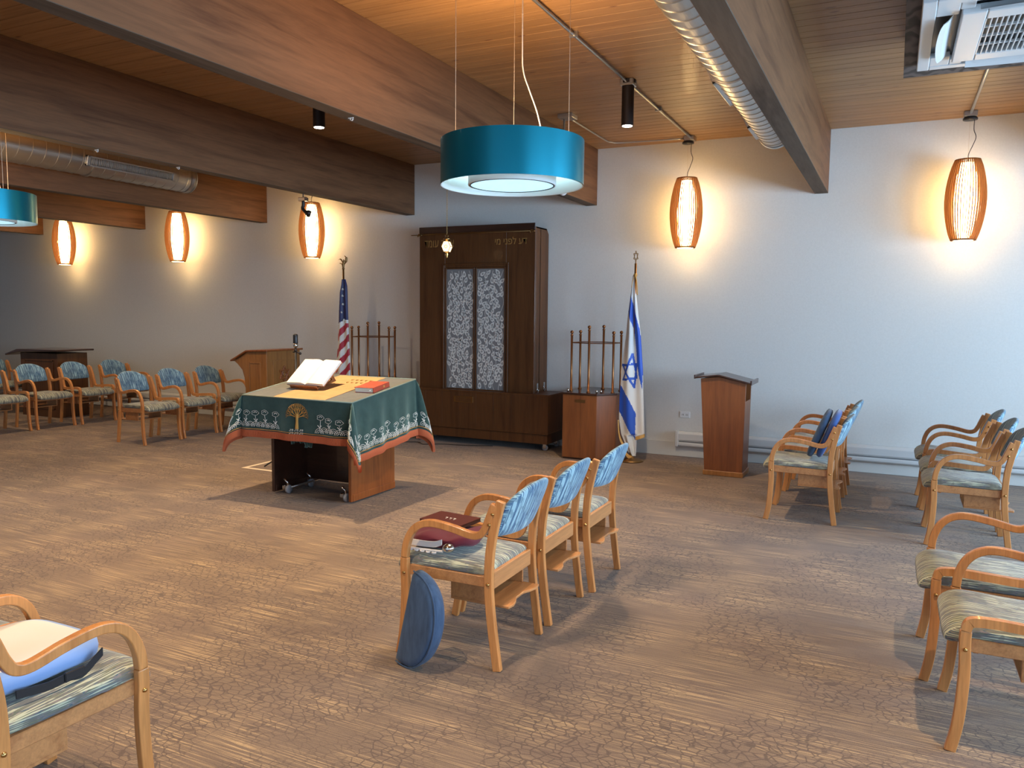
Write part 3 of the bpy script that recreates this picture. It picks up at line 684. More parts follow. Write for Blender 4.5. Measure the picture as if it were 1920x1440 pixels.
for yy in (.10, .30):   # chrome pull catches on the right side
    mb = MB().box(bx1, bx1 + .008, yy - .018, yy + .018, .70, .78); h_ = mb.build('side_catch', M['chrome'], ark, bevel=.003, seg=1)
    MB().tube([(bx1 + .01, yy + .022 * math.cos(a * PI / 8), .70 + .028 * math.sin(a * PI / 8)) for a in range(17)], .004, 6, False).build('catch_ring', M['chrome'], h_, smooth=True)
M['goldlet'] = mat('gold_lettering', (.36, .19, .05), .6, .1)
def text(s_, name, width, m_, par, loc, rot, height=None, extrude=.0006):
    cu = D.curves.new(name, 'FONT'); cu.body = s_; cu.align_x = 'CENTER'; cu.align_y = 'CENTER'; cu.extrude = extrude; cu.size = .1
    cu.materials.append(m_); o = D.objects.new(name, cu); C.objects.link(o); bpy.context.view_layer.update()
    wd, ht = max(o.dimensions.x, 1e-3), max(o.dimensions.y, 1e-3)
    sx_ = width / wd; sy_ = (height / ht) if height else sx_
    me = D.meshes.new_from_object(o.evaluated_get(bpy.context.evaluated_depsgraph_get())); D.objects.remove(o); D.curves.remove(cu)
    if not me.materials: me.materials.append(m_)
    o = D.objects.new(name, me); C.objects.link(o)
    o.scale = (sx_, sy_, 1); o.parent = par; o.location = loc; o.rotation_euler = rot; return o
text('דע לפני מי'[::-1], 'lettering', .42, M['goldlet'], ark, (-4.11 - ox, -.001, 2.455), (PI / 2, 0, 0), .085)
text('אתה עומד'[::-1], 'lettering', .42, M['goldlet'], ark, (-5.09 - ox, -.001, 2.455), (PI / 2, 0, 0), .085)

# ---------------------------------------------------------------- eternal light
M['lantern_glow'] = mat('lantern_glass', (1, .9, .7), .5, emit=(1, .70, .36), estr=1.5)
nl = thing('hanging_lantern', 'small glowing brass lantern on a chain in front of the ark', 'lantern', (-4.6, 7.805, 2.355))
hexp = [(.052 * math.cos(a), .068 * math.sin(a)) for a in [PI / 6 + PI / 3 * 0 + i * PI / 3 - PI / 6 for i in range(6)]]
mb = MB().prism_xz(hexp, -.042, .042); mb.xf(Matrix.Rotation(.25, 4, 'Z')); gb = mb.build('glass_body', M['lantern_glow'], nl)
mb = MB()
R3 = Matrix.Rotation(.25, 4, 'Z')
for i in range(6):
    a, b_ = hexp[i], hexp[(i + 1) % 6]
    for yy in (-.043, .043): mb.tube([R3 @ Vector((a[0], yy, a[1])), R3 @ Vector((b_[0], yy, b_[1]))], .0035, 6)
    mb.tube([R3 @ Vector((a[0], -.043, a[1])), R3 @ Vector((a[0], .043, a[1]))], .0035, 6)
mb.build('brass_frame', M['brass'], nl)
mb = MB()
for s_ in (0, 1):
    tri = [Vector((.024 * math.sin(2 * PI * i / 3 + s_ * PI), -.0445, .024 * math.cos(2 * PI * i / 3 + s_ * PI))) for i in range(3)]
    for i in range(3): mb.tube([R3 @ tri[i], R3 @ tri[(i + 1) % 3]], .0016, 4)
mb.build('star', M['brass'], gb)
MB().lathe([(.01, .105), (.02, .10), (.045, .085), (.02, .078), (.03, .06)], n=12).build('crown', M['brass'], nl, smooth=True)
MB().lathe([(.025, -.06), (.012, -.075), (.022, -.09), (.010, -.105), (.014, -.115), (.003, -.135)], n=12).build('finial', M['brass'], nl, smooth=True)
MB().tube([(.016 * math.cos(i * PI / 8), 0, .120 + .016 * math.sin(i * PI / 8)) for i in range(17)], .003, 6, False).build('ring', M['brass'], nl)
mb = MB(); z = .136; k_ = 0
while z < ZC - 2.355:
    mb.tube([((.006 if k_ % 2 else 0) * math.cos(a * PI / 4), (0 if k_ % 2 else .006) * math.cos(a * PI / 4), z + .011 + .013 * math.sin(a * PI / 4)) for a in range(9)], .0018, 4, False); z += .021; k_ += 1
mb.build('chain', M['brass_dark'], nl)

# ---------------------------------------------------------------- memorial stands (post racks on cabinets)
def post_stand(label, x, y, rz, vis):
    t_ = thing('post_stand', label, 'stand', (x, y, 0), rz, 'wooden cabinets topped with copper posts')
    poly = [(-.275, -.31), (.125, -.31), (.285, -.12), (.285, .22), (.125, .42), (-.275, .42)]
    cb_ = MB().prism(poly, .02, .725).build('cabinet', M['cherry'], t_, bevel=.004, seg=1)
    MB().prism([(a * 1.04, b_ * 1.04) for a, b_ in poly], .725, .745).build('top', M['walnut_top'], t_, bevel=.004, seg=1)
    MB().prism([(a * .96, b_ * .96) for a, b_ in poly], .0, .02).build('plinth', M['walnut_top'], t_)
    MB().box(-.001, .001, -.3115, -.31, .03, .72).xf(Matrix.Translation((-.06, 0, 0))).build('seam', M['walnut_top'], cb_)
    MB().box(-.13, -.01, -.3125, -.31, .64, .672).build('plaque', M['brass_dark'], cb_)
    P = [(0, -.24, 1.455), (.245, -.135, 1.395), (.245, .135, 1.395), (0, .24, 1.455), (-.245, .135, 1.395), (-.245, -.135, 1.395)]
    for px_, py_, zt in P:
        po = MB().lathe([(.022, .745), (.022, .755), (.014, .76), (.0125, 1.0), (.013, zt - .03), (.017, zt - .025), (.017, zt - .018), (.009, zt - .012), (.009, zt - .004)], (px_, py_, 0), 14).build('post', M['copper'], t_, smooth=True)
        MB().sphere((px_, py_, zt + .012), .02, 12).build('ball', M['copper'], po, smooth=True)
    mb = MB()
    for i in range(6): a, b_ = P[i], P[(i + 1) % 6]; mb.tube([(a[0], a[1], 1.29), (b_[0], b_[1], 1.29)], .006, 6)
    mb.build('rail', M['copper'], t_)
    for xx, yy in ((-.24, -.24), (.10, -.25), (.14, -.22)):
        MB().lathe([(.012, .745), (.012, .775), (.004, .782)], (xx, yy, 0), 10).build('peg', M['chrome'], t_, smooth=True)
post_stand('cherry cabinet topped with copper posts between the ark and the Israeli flag', -2.99, 8.38, 0, 6)
post_stand('post rack cabinet half hidden behind the table, left of the ark', -6.06, 8.42, .32, 6)

# ---------------------------------------------------------------- flags
def grid_flag(name, outline, y_c, depth, colf, mats, par, nz=90, nx=44, folds=5.0, inset=0.0):
    """a furled flag: closed folded sheet hanging round its pole; outline gives (z, x_left, x_right)"""
    zs = [o_[0] for o_ in outline]
    def ex(z):
        for (za, la, ra), (zb, lb_, rb) in zip(outline, outline[1:]):
            if zb <= z <= za:
                k_ = (za - z) / max(za - zb, 1e-6); return la + (lb_ - la) * k_, ra + (rb - ra) * k_
        return outline[-1][1:]
    mb = MB(); rr = []; z0_, z1_ = zs[0], zs[-1]
    for j in range(nz + 1):
        z = z0_ + (z1_ - z0_) * j / nz; l_, r_ = ex(z); ring_ = []; w_ = r_ - l_
        for i in range(2 * nx):
            u = i / nx if i < nx else 2 - i / nx; s_ = 1 if i < nx else -1
            x = l_ + w_ * u; e = math.sin(PI * u) ** .5 if 0 < u < 1 else 0
            d_ = depth * min(1, w_ / .12)
            yy = y_c - s_ * e * d_ * .55 + d_ * .38 * math.sin(u * folds * PI + z * 1.3) * (1 if s_ > 0 else .6) * e
            ring_.append((x, yy, z))
        rr.append(ring_)
    k = len(mb.v); n = 2 * nx; mb.v += [p for r in rr for p in r]
    for j in range(nz):
        for i in range(n):
            i2 = (i + 1) % n; f = (j * n + i, j * n + i2, (j + 1) * n + i2, (j + 1) * n + i)
            cx = sum(mb.v[q][0] for q in f) / 4; cz = sum(mb.v[q][2] for q in f) / 4
            mb.f.append(f); mb.mi.append(colf(cx, cz, i < nx))
    mb.f.append(tuple(range(n))); mb.mi.append(0); mb.f.append(tuple(nz * n + q for q in reversed(range(n)))); mb.mi.append(0)
    return mb.build(name, mats, par, smooth=True)
def inpoly(x, z, P):
    c_ = False; j = len(P) - 1
    for i in range(len(P)):
        if (P[i][1] > z) != (P[j][1] > z) and x < (P[j][0] - P[i][0]) * (z - P[i][1]) / (P[j][1] - P[i][1]) + P[i][0]: c_ = not c_
        j = i
    return c_
def segd(x, z, a, b_):
    dx, dz = b_[0] - a[0], b_[1] - a[1]; t0 = max(0, min(1, ((x - a[0]) * dx + (z - a[1]) * dz) / (dx * dx + dz * dz)))
    return math.hypot(x - a[0] - t0 * dx, z - a[1] - t0 * dz)
M['flag_white'] = mat('white_satin', (.72, .71, .68), .55, sheen=.2); M['flag_blue'] = mat('royal_blue_satin', (.008, .075, .48), .5, sheen=.2)
M['flag_red'] = mat('red_satin', (.40, .012, .03), .5, sheen=.2); M['flag_navy'] = mat('navy_satin', (.012, .012, .085), .5, sheen=.2)
fl = thing('flag', 'white and blue Israeli flag furled on its pole right of the copper posts', 'flag', (-2.53, 8.29, 0), 0, 'flags flanking the ark')
fx, fy = -2.53, 8.29
def L(P): return [(a - fx, b_) for a, b_ in P]
S1 = L([(-2.574, 1.846), (-2.545, 1.72), (-2.501, 1.589), (-2.465, 1.45), (-2.447, 1.333), (-2.42, 1.075), (-2.42, .80), (-2.46, .95), (-2.482, 1.073), (-2.491, 1.184), (-2.526, 1.442), (-2.60, 1.64), (-2.62, 1.66)])
S2 = L([(-2.70, .88), (-2.672, .84), (-2.565, .696), (-2.488, .531), (-2.485, .24), (-2.53, .31), (-2.597, .411), (-2.685, .556), (-2.72, .60)])
ST = L([(-2.535, 1.182), (-2.638, .895), (-2.484, .924)]), L([(-2.51, .82), (-2.648, 1.057), (-2.488, 1.073)])
def isr(x, z, front):
    if not front: return 0
    if inpoly(x, z, S1) or inpoly(x, z, S2): return 1
    for T in ST:
        for i in range(3):
            if segd(x, z, T[i], T[(i + 1) % 3]) < .011: return 1
    return 0
out = [(2.03, -.03, -.005), (1.85, -.045, .01), (1.6, -.075, .045), (1.4, -.09, .075), (1.0, -.135, .110), (.7, -.150, .125), (.45, -.152, .138), (.30, -.125, .145), (.285, -.12, .06), (.1, -.035, .055), (.06, .0, .05)]
fc = grid_flag('flag_cloth', out, 0, .055, isr, [M['flag_white'], M['flag_blue']], fl, 150, 60, 3.2)
mb = MB()
for path in ([(-.152, -.02, .44), (-.14, -.035, .34), (-.12, -.045, .26), (-.08, -.04, .18), (-.04, -.035, .08), (.01, -.03, .05)], [(.055, -.03, .27), (.10, -.03, .285), (.146, -.01, .305)]):
    P = crom(path, 8)
    mb.ring([[p + Vector((-.004, -.004, .008)), p + Vector((0, -.008, -.028)), p + Vector((.004, .0, -.028)), p + Vector((.004, .004, .008))] for p in P], True, True)
mb.build('gold_fringe', M['gold'], fl)
MB().tube([(0, 0, .04), (0, 0, 2.16)], .0125, 12).build('pole', M['brass_dark'], fl, smooth=True)
mb = MB().sphere((0, 0, 2.035), .022, 10); mb.tube(crom([(.0, -.02, 2.03), (.02, -.03, 1.98), (.03, -.03, 1.90), (.035, -.03, 1.82)], 5), .006, 6); mb.tube(crom([(.0, -.02, 2.03), (-.02, -.03, 1.97), (-.03, -.03, 1.90)], 5), .004, 6)
mb.build('tassel_cord', M['gold'], fl, smooth=True)
mb = MB()
for s_ in (0, 1):
    tri = [Vector((.034 * math.sin(2 * PI * i / 3 + s_ * PI) * .85, 0, 2.235 + .058 * math.cos(2 * PI * i / 3 + s_ * PI))) for i in range(3)]
    for i in range(3): mb.tube([tri[i], tri[(i + 1) % 3]], .004, 6)
mb.tube([(0, 0, 2.15), (0, 0, 2.18)], .006, 8); mb.build('star_finial', M['brass_dark'], fl)
MB().lathe([(.135, 0), (.135, .012), (.10, .025), (.04, .035), (.022, .07), (.022, .10)], n=28).build('base', M['brass_dark'], fl, smooth=True)

fl = thing('flag', 'American flag furled on its pole behind the draped table', 'flag', (-6.52, 8.40, 0), 0, 'flags flanking the ark')
def usa(x, z, front):
    X = x - 6.52; 
    zc = 1.43 + (X + 6.60) * .62
    if X > -6.475: zc = 1.50
    if z > zc: return 2
    t0 = (z - 1.43) - (X + 6.60) * 1.12
    if z > 1.43 and X > -6.478: return 0 if z > 1.46 else 1
    k_ = math.floor((-t0 - .02) / .097); return 0 if k_ % 2 == 0 else 1
out = [(2.03, -.01, .05), (1.95, -.02, .075), (1.85, -.045, .08), (1.60, -.065, .085), (1.36, -.078, .095), (1.18, -.085, .10), (1.0, -.105, .112), (.85, -.12, .112), (.70, -.125, .11), (.60, -.10, .10)]
usf = grid_flag('flag_cloth', out, -.02, .05, usa, [M['flag_white'], M['flag_red'], M['flag_navy']], fl, 130, 50, 3.0)
mb = MB()
for i, (sx_, sz_) in enumerate([(-.015, 1.90), (-.03, 1.80), (.015, 1.815), (-.035, 1.71), (.02, 1.705), (.0, 1.60), (-.04, 1.64), (-.015, 1.50), (.035, 1.50), (-.045, 1.44), (.02, 1.90)]):
    pts = [(sx_ + (.015 if k_ % 2 == 0 else .006) * math.sin(2 * PI * k_ / 10), -.055, sz_ + (.015 if k_ % 2 == 0 else .006) * math.cos(2 * PI * k_ / 10)) for k_ in range(10)]
    mb.add(pts + [(a, b_ + .03, c_) for a, b_, c_ in pts], [tuple(range(10))] + [(k_, 10 + k_, 10 + (k_ + 1) % 10, (k_ + 1) % 10) for k_ in range(10)])
mb.build('stars', M['flag_white'], usf)
MB().tube([(0, 0, .04), (0, 0, 2.16)], .0125, 12).build('pole', M['brass_dark'], fl, smooth=True)
mb = MB().sphere((0, 0, 2.17), .018, 10); mb.tube(crom([(0, 0, 2.18), (.0, 0, 2.23), (.01, 0, 2.26), (.005, 0, 2.29)], 5), [.012, .013, .015, .017, .018, .018, .016, .015, .014, .013, .012, .012, .010, .008, .006, .004], 8)
mb.tube(crom([(.01, 0, 2.22), (.035, .01, 2.26), (.04, .01, 2.31), (.015, .01, 2.335)], 5), [.008] * 5 + [.016] * 6 + [.006] * 5, 8)
mb.tube(crom([(.0, 0, 2.22), (-.02, 0, 2.27), (-.05, 0, 2.295), (-.075, 0, 2.285)], 5), [.008] * 5 + [.009] * 6 + [.003] * 5, 8)
mb.tube(crom([(.0, 0, 2.2), (-.03, 0, 2.235), (-.065, 0, 2.24)], 5), [.008] * 5 + [.006] * 4 + [.002] * 2, 8)
mb.build('eagle_finial', M['brass_dark'], fl, smooth=True)
MB().lathe([(.135, 0), (.135, .012), (.10, .025), (.04, .035), (.022, .07), (.022, .10)], n=28).build('base', M['brass_dark'], fl, smooth=True)

# ---------------------------------------------------------------- lecterns
# tapered lectern at the right
lc = thing('lectern', 'tapered cherry wood lectern standing alone before the wall heater', 'lectern', (-1.47, 7.95, 0))
def taper(z): return -.185 - .065 * z / .95, .185 + .010 * z / .95   # x range by height
ya, yb = .0, .34
mb = MB()
x0a, x1a = taper(0.05); x0b, x1b = taper(.95)
apex = (-.07, 1.005)
side = [(x0a, .045), (x1a, .045), (x1b, .945), (apex[0], 1.0), (x0b, .975)]
mb.prism_xz(side, ya, ya + .02); mb.prism_xz(side, yb - .02, yb)
mb.hexa([(x0a, ya + .02, .045), (x0a + .02, ya + .02, .045), (x0a + .02, yb - .02, .045), (x0a, yb - .02, .045), (x0b, ya + .02, .97), (x0b + .02, ya + .02, .97), (x0b + .02, yb - .02, .97), (x0b, yb - .02, .97)])
xs = taper(.76)[1]
mb.hexa([(x1a - .02, ya + .02, .045), (x1a, ya + .02, .045), (x1a, yb - .02, .045), (x1a - .02, yb - .02, .045), (xs - .02, ya + .02, .76), (xs, ya + .02, .76), (xs, yb - .02, .76), (xs - .02, yb - .02, .76)])
mb.box(taper(.75)[0] + .02, xs - .02, ya + .02, yb - .02, .745, .76)
mb.build('body', M['cherry'], lc, bevel=.002, seg=1)
MB().box(x0a - .012, x1a + .012, ya - .012, yb + .012, 0, .05).build('plinth', M['oak'], lc, bevel=.004, seg=1)
tp = MB(); o1 = .035
tp.prism_xz([(x0b - .05, .975), (apex[0], 1.008), (apex[0], 1.024), (x0b - .05, .991)], ya - o1, yb + o1)
tp.prism_xz([(apex[0], 1.008), (x1b + .055, .935), (x1b + .055, .951), (apex[0], 1.024)], ya - o1, yb + o1)
tp.build('top', M['walnut_top'], lc, bevel=.003, seg=1)
MB().box(x0b - .062, x0b - .046, ya - o1, yb + o1, .972, 1.012).build('ledge', M['walnut_top'], lc, bevel=.003, seg=1)
MB().box(x1b + .045, x1b + .062, ya - o1, yb + o1, .930, .975).build('ledge', M['walnut_top'], lc, bevel=.003, seg=1)

# golden lectern with a carved star
lc = thing('lectern', 'golden oak lectern carved with a Star of David, behind the table', 'lectern', (-7.4, 8.0, 0))
xw, y0l, y1l = .2, -.31, .32
mb = MB().prism_xz([(-.17, 0), (xw, 0), (xw, 1.09), (-.13, 1.075), (-.26, 1.0), (-.36, .955), (-.30, .915), (-.22, .84), (-.185, .74), (-.17, .60)], y0l, y1l)
mb.build('body', M['oak'], lc, bevel=.004, seg=1)
mb = MB().prism_xz([(-.40, .945), (-.40, .965), (-.13, 1.10), (-.13, 1.08)], y0l - .03, y1l + .03).prism_xz([(-.13, 1.08), (-.13, 1.10), (xw + .03, 1.115), (xw + .03, 1.09)], y0l - .03, y1l + .03)
mb.build('top', M['mahogany'], lc, bevel=.004, seg=1)
mb = MB()
for a, b_, c_, d_ in ((-.10, .10, .93, .95), (-.10, -.085, .15, .93), (.085, .10, .15, .93), (-.10, .10, .13, .15)): mb.box(a, b_, y0l - .008, y0l, c_, d_)
for a, b_, c_, d_ in ((-.2, .22, .96, .975), (-.2, -.185, .3, .96), (.205, .22, .3, .96)): mb.box(xw, xw + .008, a, b_, c_, d_)
mb.build('panel_moulding', M['oak'], lc, bevel=.002, seg=1)
mb = MB()
for s_ in (0, 1):
    tri = [Vector((xw + .004, .01 + .10 * math.sin(2 * PI * i / 3 + s_ * PI), .78 + .11 * math.cos(2 * PI * i / 3 + s_ * PI))) for i in range(3)]
    for i in range(3): mb.tube([tri[i], tri[(i + 1) % 3]], .010, 6)
mb.tube([Vector((xw + .004, .01 + .028 * math.sin(a * PI / 6), .78 + .03 * math.cos(a * PI / 6))) for a in range(13)], .006, 6, False)
mb.build('carved_star', M['mahogany'], lc)

# dark lectern far left
lc = thing('lectern', 'wide dark walnut lectern behind the chairs at far left', 'lectern', (-11.38, 7.50, 0))
MB().box(-.50, .36, -.02, .46, .0, .95).build('body', M['walnut'], lc, bevel=.004, seg=1)
MB().prism_xz([(-.78, .90), (-.50, .955), (.44, .985), (.44, 1.01), (-.50, 1.0), (-.78, .925)], -.08, .52).build('top', M['walnut_top'], lc, bevel=.006, seg=1)
mb = MB()
for a, b_ in ((-.40, -.385), (.25, .265)): mb.box(a, b_, -.028, -.02, .12, .85)
for a, b_ in ((.12, .135), (.835, .85)): mb.box(-.4, .265, -.028, -.02, a, b_)
mb.build('panel_moulding', M['walnut'], lc)

# ---------------------------------------------------------------- microphone on a stand
mc = thing('microphone_stand', 'black studio microphone on a tripod stand behind the golden lectern edge', 'microphone', (-5.62, 6.43, 0))
MB().tube([(0, 0, .12), (0, 0, 1.19)], .011, 10).build('pole', M['black'], mc, smooth=True)
for k_ in range(3):
    a = math.radians(245 + 120 * k_); MB().tube([(0, 0, .20), (.36 * math.cos(a), .36 * math.sin(a), .012)], .008, 8).build('leg', M['black'], mc, smooth=True)
mb = MB().sphere((0, 0, 1.20), .018, 10).tube([(-.035, 0, 1.185), (.05, 0, 1.18)], .007, 8).sphere((.06, 0, 1.172), .015, 8).tube([(0, 0, 1.19), (0, 0, 1.235)], .012, 8)
mb.build('clamp', M['dark_metal'], mc, smooth=True)
MB().lathe([(.020, 1.235), (.024, 1.25), (.024, 1.275)], n=16).build('collar', M['chrome'], mc, smooth=True)
MB().lathe([(.024, 1.275), (.025, 1.28), (.025, 1.36), (.020, 1.372), (.002, 1.375)], n=16).build('microphone_head', M['black'], mc, smooth=True)

# ---------------------------------------------------------------- reading table
tb = thing('reading_table', 'wooden reading table with panel sides under a green velvet cloth', 'table', (-4.42, 5.5, 0))
tx, ty = -4.42, 5.5
TX0, TX1, TY0, TY1 = -4.985 - tx, -3.85 - tx, 5.05 - ty, 5.95 - ty
def tz(y_): return .888 + (y_ - TY0) * .13       # height of the sloped top, y_ local
PX0, PX1, PY0, PY1 = -4.90 - tx, -4.03 - tx, 5.27 - ty, 5.91 - ty
for a, b_, pm_ in ((PX0, PX0 + .03, M['walnut_top']), (PX1 - .03, PX1, M['mahogany'])):  # left panel in darker wood: shade inside the table put into its colour
    MB().prism_yz([(PY0, .015), (PY1, .015), (PY1, .60), (PY0, .60)], a, b_).build('side_panel', pm_, tb, bevel=.003, seg=1)
    MB().box(a - .006, b_ + .006, PY0 + .02, PY1, .015, .075).build('skirting', pm_, tb, bevel=.003, seg=1)
MB().box(PX0 + .03, PX1 - .03, PY1 - .20, PY1 - .18, .06, .60).build('back_panel', M['walnut_top'], tb)  # dark wood stands in for the shade under the table
MB().box(TX0 + .03, TX1 - .03, TY0 + .10, TY1 - .03, .545, .575).build('shelf', M['mahogany'], tb, bevel=.003, seg=1)
mb = MB()
for a, b_ in ((TX0 + .03, TX0 + .055), (TX1 - .055, TX1 - .03)):
    mb.prism_yz([(TY0 + .06, .575), (TY1 - .03, .575), (TY1 - .03, tz(TY1 - .03) - .02), (TY0 + .06, tz(TY0 + .06) - .02)], a, b_)
mb.box(TX0 + .055, TX1 - .055, TY1 - .055, TY1 - .03, .575, tz(TY1 - .03) - .025)
mb.build('compartment', M['mahogany'], tb, bevel=.002, seg=1)
mb = MB().prism_yz([(TY0, tz(TY0) - .022), (TY1, tz(TY1) - .022), (TY1, tz(TY1)), (TY0, tz(TY0))], TX0, TX1); mb.build('tabletop', M['mahogany'], tb, bevel=.003, seg=1)
def caster(x_, y_):
    mb = MB().lathe([(.034, -.013), (.038, -.008), (.038, .008), (.034, .013)], n=20); mb.xf(Matrix.Translation((x_, y_, .039)) @ Matrix.Rotation(PI / 2, 4, 'Y')); cs = mb.build('caster', M['rubber'], tb, smooth=True)
    MB().tube([(x_, y_, .039), (x_ - .01, y_ - .005, .10), (x_ - .035, y_ - .02, .135)], .010, 8).build('lever', M['chrome'], cs, smooth=True)
    MB().box(x_ - .06, x_ - .02, y_ - .022, y_ + .022, .035, .075).build('bracket', M['chrome'], cs, bevel=.006, seg=1)
caster(PX0 + .14, PY0 + .06); caster(PX0 + .14, PY1 - .28); caster(PX1 - .08, PY0 + .04)
MB().tube([(PX0 + .15, PY0 + .08, .055), (PX0 + .15, PY1 - .28, .055)], .010, 8).build('axle_bar', M['steel'], tb, smooth=True)

# velvet cloth over it (top, hanging sides with corner folds)
tc = thing('tablecloth', 'dark green velvet cloth with embroidered border and coral fringe', 'tablecloth', (tx, ty, 0))
GX0, GX1, GY0, GY1 = TX0 - .012, TX1 + .012, TY0 - .012, TY1 + .012
def ctop(x_, y_): return tz(y_) + .006
SIDES = {'F': .300, 'R': .455, 'B': .33, 'L': .33}
samples = []   # (px,py, nx,ny, length, flare)
def edge(p0, p1, n_, l0, l1, nk, ph):
    for i in range(nk):
        s_ = (i + .5) / nk; w_ = .010 * math.sin(s_ * 17 + ph) + .008 * math.sin(s_ * 31 + ph)
        samples.append((p0[0] + (p1[0] - p0[0]) * s_, p0[1] + (p1[1] - p0[1]) * s_, n_[0], n_[1], l0 + (l1 - l0) * s_, .014 + w_))
def corner(p, n0, n1, la, lb_, nk, fl_, extra=0):
    for i in range(nk + 1):
        s_ = i / nk; a = s_ * PI / 2; c0, s0 = math.cos(a), math.sin(a)
        lc_ = min(la / max(c0, 1e-3), lb_ / max(s0, 1e-3), math.hypot(la, lb_) * .93)
        nx_, ny_ = n0[0] * c0 + n1[0] * s0, n0[1] * c0 + n1[1] * s0
        # narrow cone: direction swings outward, length grows to the diagonal
        b_ = math.sin(2 * a)
        samples.append((p[0], p[1], nx_, ny_, lc_ * (1 + extra * b_), .014 + fl_ * b_ ** 1.0))
edge((GX0, GY0), (GX1, GY0), (0, -1), SIDES['F'], SIDES['F'] + .005, 40, 0)
corner((GX1, GY0), (0, -1), (1, 0), SIDES['F'] + .005, SIDES['R'], 22, .155, -.05)
edge((GX1, GY0), (GX1, GY1), (1, 0), SIDES['R'], SIDES['R'], 30, 2)
corner((GX1, GY1), (1, 0), (0, 1), SIDES['R'], SIDES['B'] + .16, 22, .15, 0)
edge((GX1, GY1), (GX0, GY1), (0, 1), SIDES['B'], SIDES['B'], 24, 1)
corner((GX0, GY1), (0, 1), (-1, 0), SIDES['B'], SIDES['L'], 16, .12)
edge((GX0, GY1), (GX0, GY0), (-1, 0), SIDES['L'], SIDES['L'], 20, 3)
corner((GX0, GY0), (-1, 0), (0, -1), SIDES['L'], SIDES['F'], 22, .14, .05)
def cpos(i, s_, off=0.0):
    """point on the hanging cloth: sample i (float), s_ 0..1 from edge to hem"""
    n = len(samples); i0 = int(math.floor(i)) % n; i1 = (i0 + 1) % n; k_ = i - math.floor(i)
    def one(q, s_):
        px_, py_, nx_, ny_, ln, fr_ = samples[q]; z_ = ctop(px_, py_) - ln * s_
        f_ = fr_ * (s_ ** .75); o_ = .004 * min(1, s_ * 30) + f_ + off
        return Vector((px_ + nx_ * o_, py_ + ny_ * o_, z_))
    return one(i0, s_).lerp(one(i1, s_), k_)
NS = 14; n = len(samples); mb = MB(); rr = []
for j in range(NS + 1):
    rr.append([cpos(i, j / NS) for i in range(n)])
mb.ring(rr, True, False)
rr = [[cpos(i, 1 - j / NS, -.006) for i in range(n)] for j in range(NS + 1)]
mb.ring(rr, True, False)
mb.ring([[cpos(i, 1) for i in range(n)], [cpos(i, 1, -.006) for i in range(n)]], True, False)
mb.build('cloth_skirt', M['velvet'], tc, smooth=True)
mb = MB().add([(GX0, GY0, ctop(0, GY0)), (GX1, GY0, ctop(0, GY0)), (GX1, GY1, ctop(0, GY1)), (GX0, GY1, ctop(0, GY1)), (GX0, GY0, ctop(0, GY0) - .006), (GX1, GY0, ctop(0, GY0) - .006), (GX1, GY1, ctop(0, GY1) - .006), (GX0, GY1, ctop(0, GY1) - .006)],
                [(0, 1, 2, 3), (7, 6, 5, 4), (0, 4, 5, 1), (1, 5, 6, 2), (2, 6, 7, 3), (3, 7, 4, 0)])
mb.build('cloth_top', M['clothtop'], tc)
mb = MB()
for a, b_ in (((GX0, GY0), (GX1, GY0)), ((GX1, GY0), (GX1, GY1)), ((GX1, GY1), (GX0, GY1)), ((GX0, GY1), (GX0, GY0))):
    mb.tube([(a[0], a[1], ctop(*a)), (b_[0], b_[1], ctop(*b_))], .006, 8)
mb.build('edge_cord', mat('pale_green_cord', (.20, .24, .19), .7), tc, smooth=True)
# coral fringe with strands
mb = MB(); FL = .048
up_, lo_, li_ = [], [], []
K = 5
for q in range(n * K):
    i = q / K; p = cpos(i, 1, .005); p2 = cpos(i, 1, .010 + (.004 if q % 2 else -.003)); L_ = samples[int(i) % n]
    up_.append(p + Vector((0, 0, .012))); lo_.append(p2 + Vector((0, 0, -FL + (.004 if q % 2 else 0)))); li_.append(cpos(i, 1, -.008) + Vector((0, 0, -FL)))
mb.ring([up_, lo_, li_, [p + Vector((0, 0, 0)) for p in [cpos(q / K, 1, -.010) for q in range(n * K)]]], True, False)
mb.build('fringe', M['fringe'], tc)
mb = MB(); mb.tube([cpos(i, 1 - .03 / .4, .006) for i in range(n)] + [cpos(0, 1 - .03 / .4, .006)], .0025, 5, False); mb.build('gold_cord', M['gold'], tc)
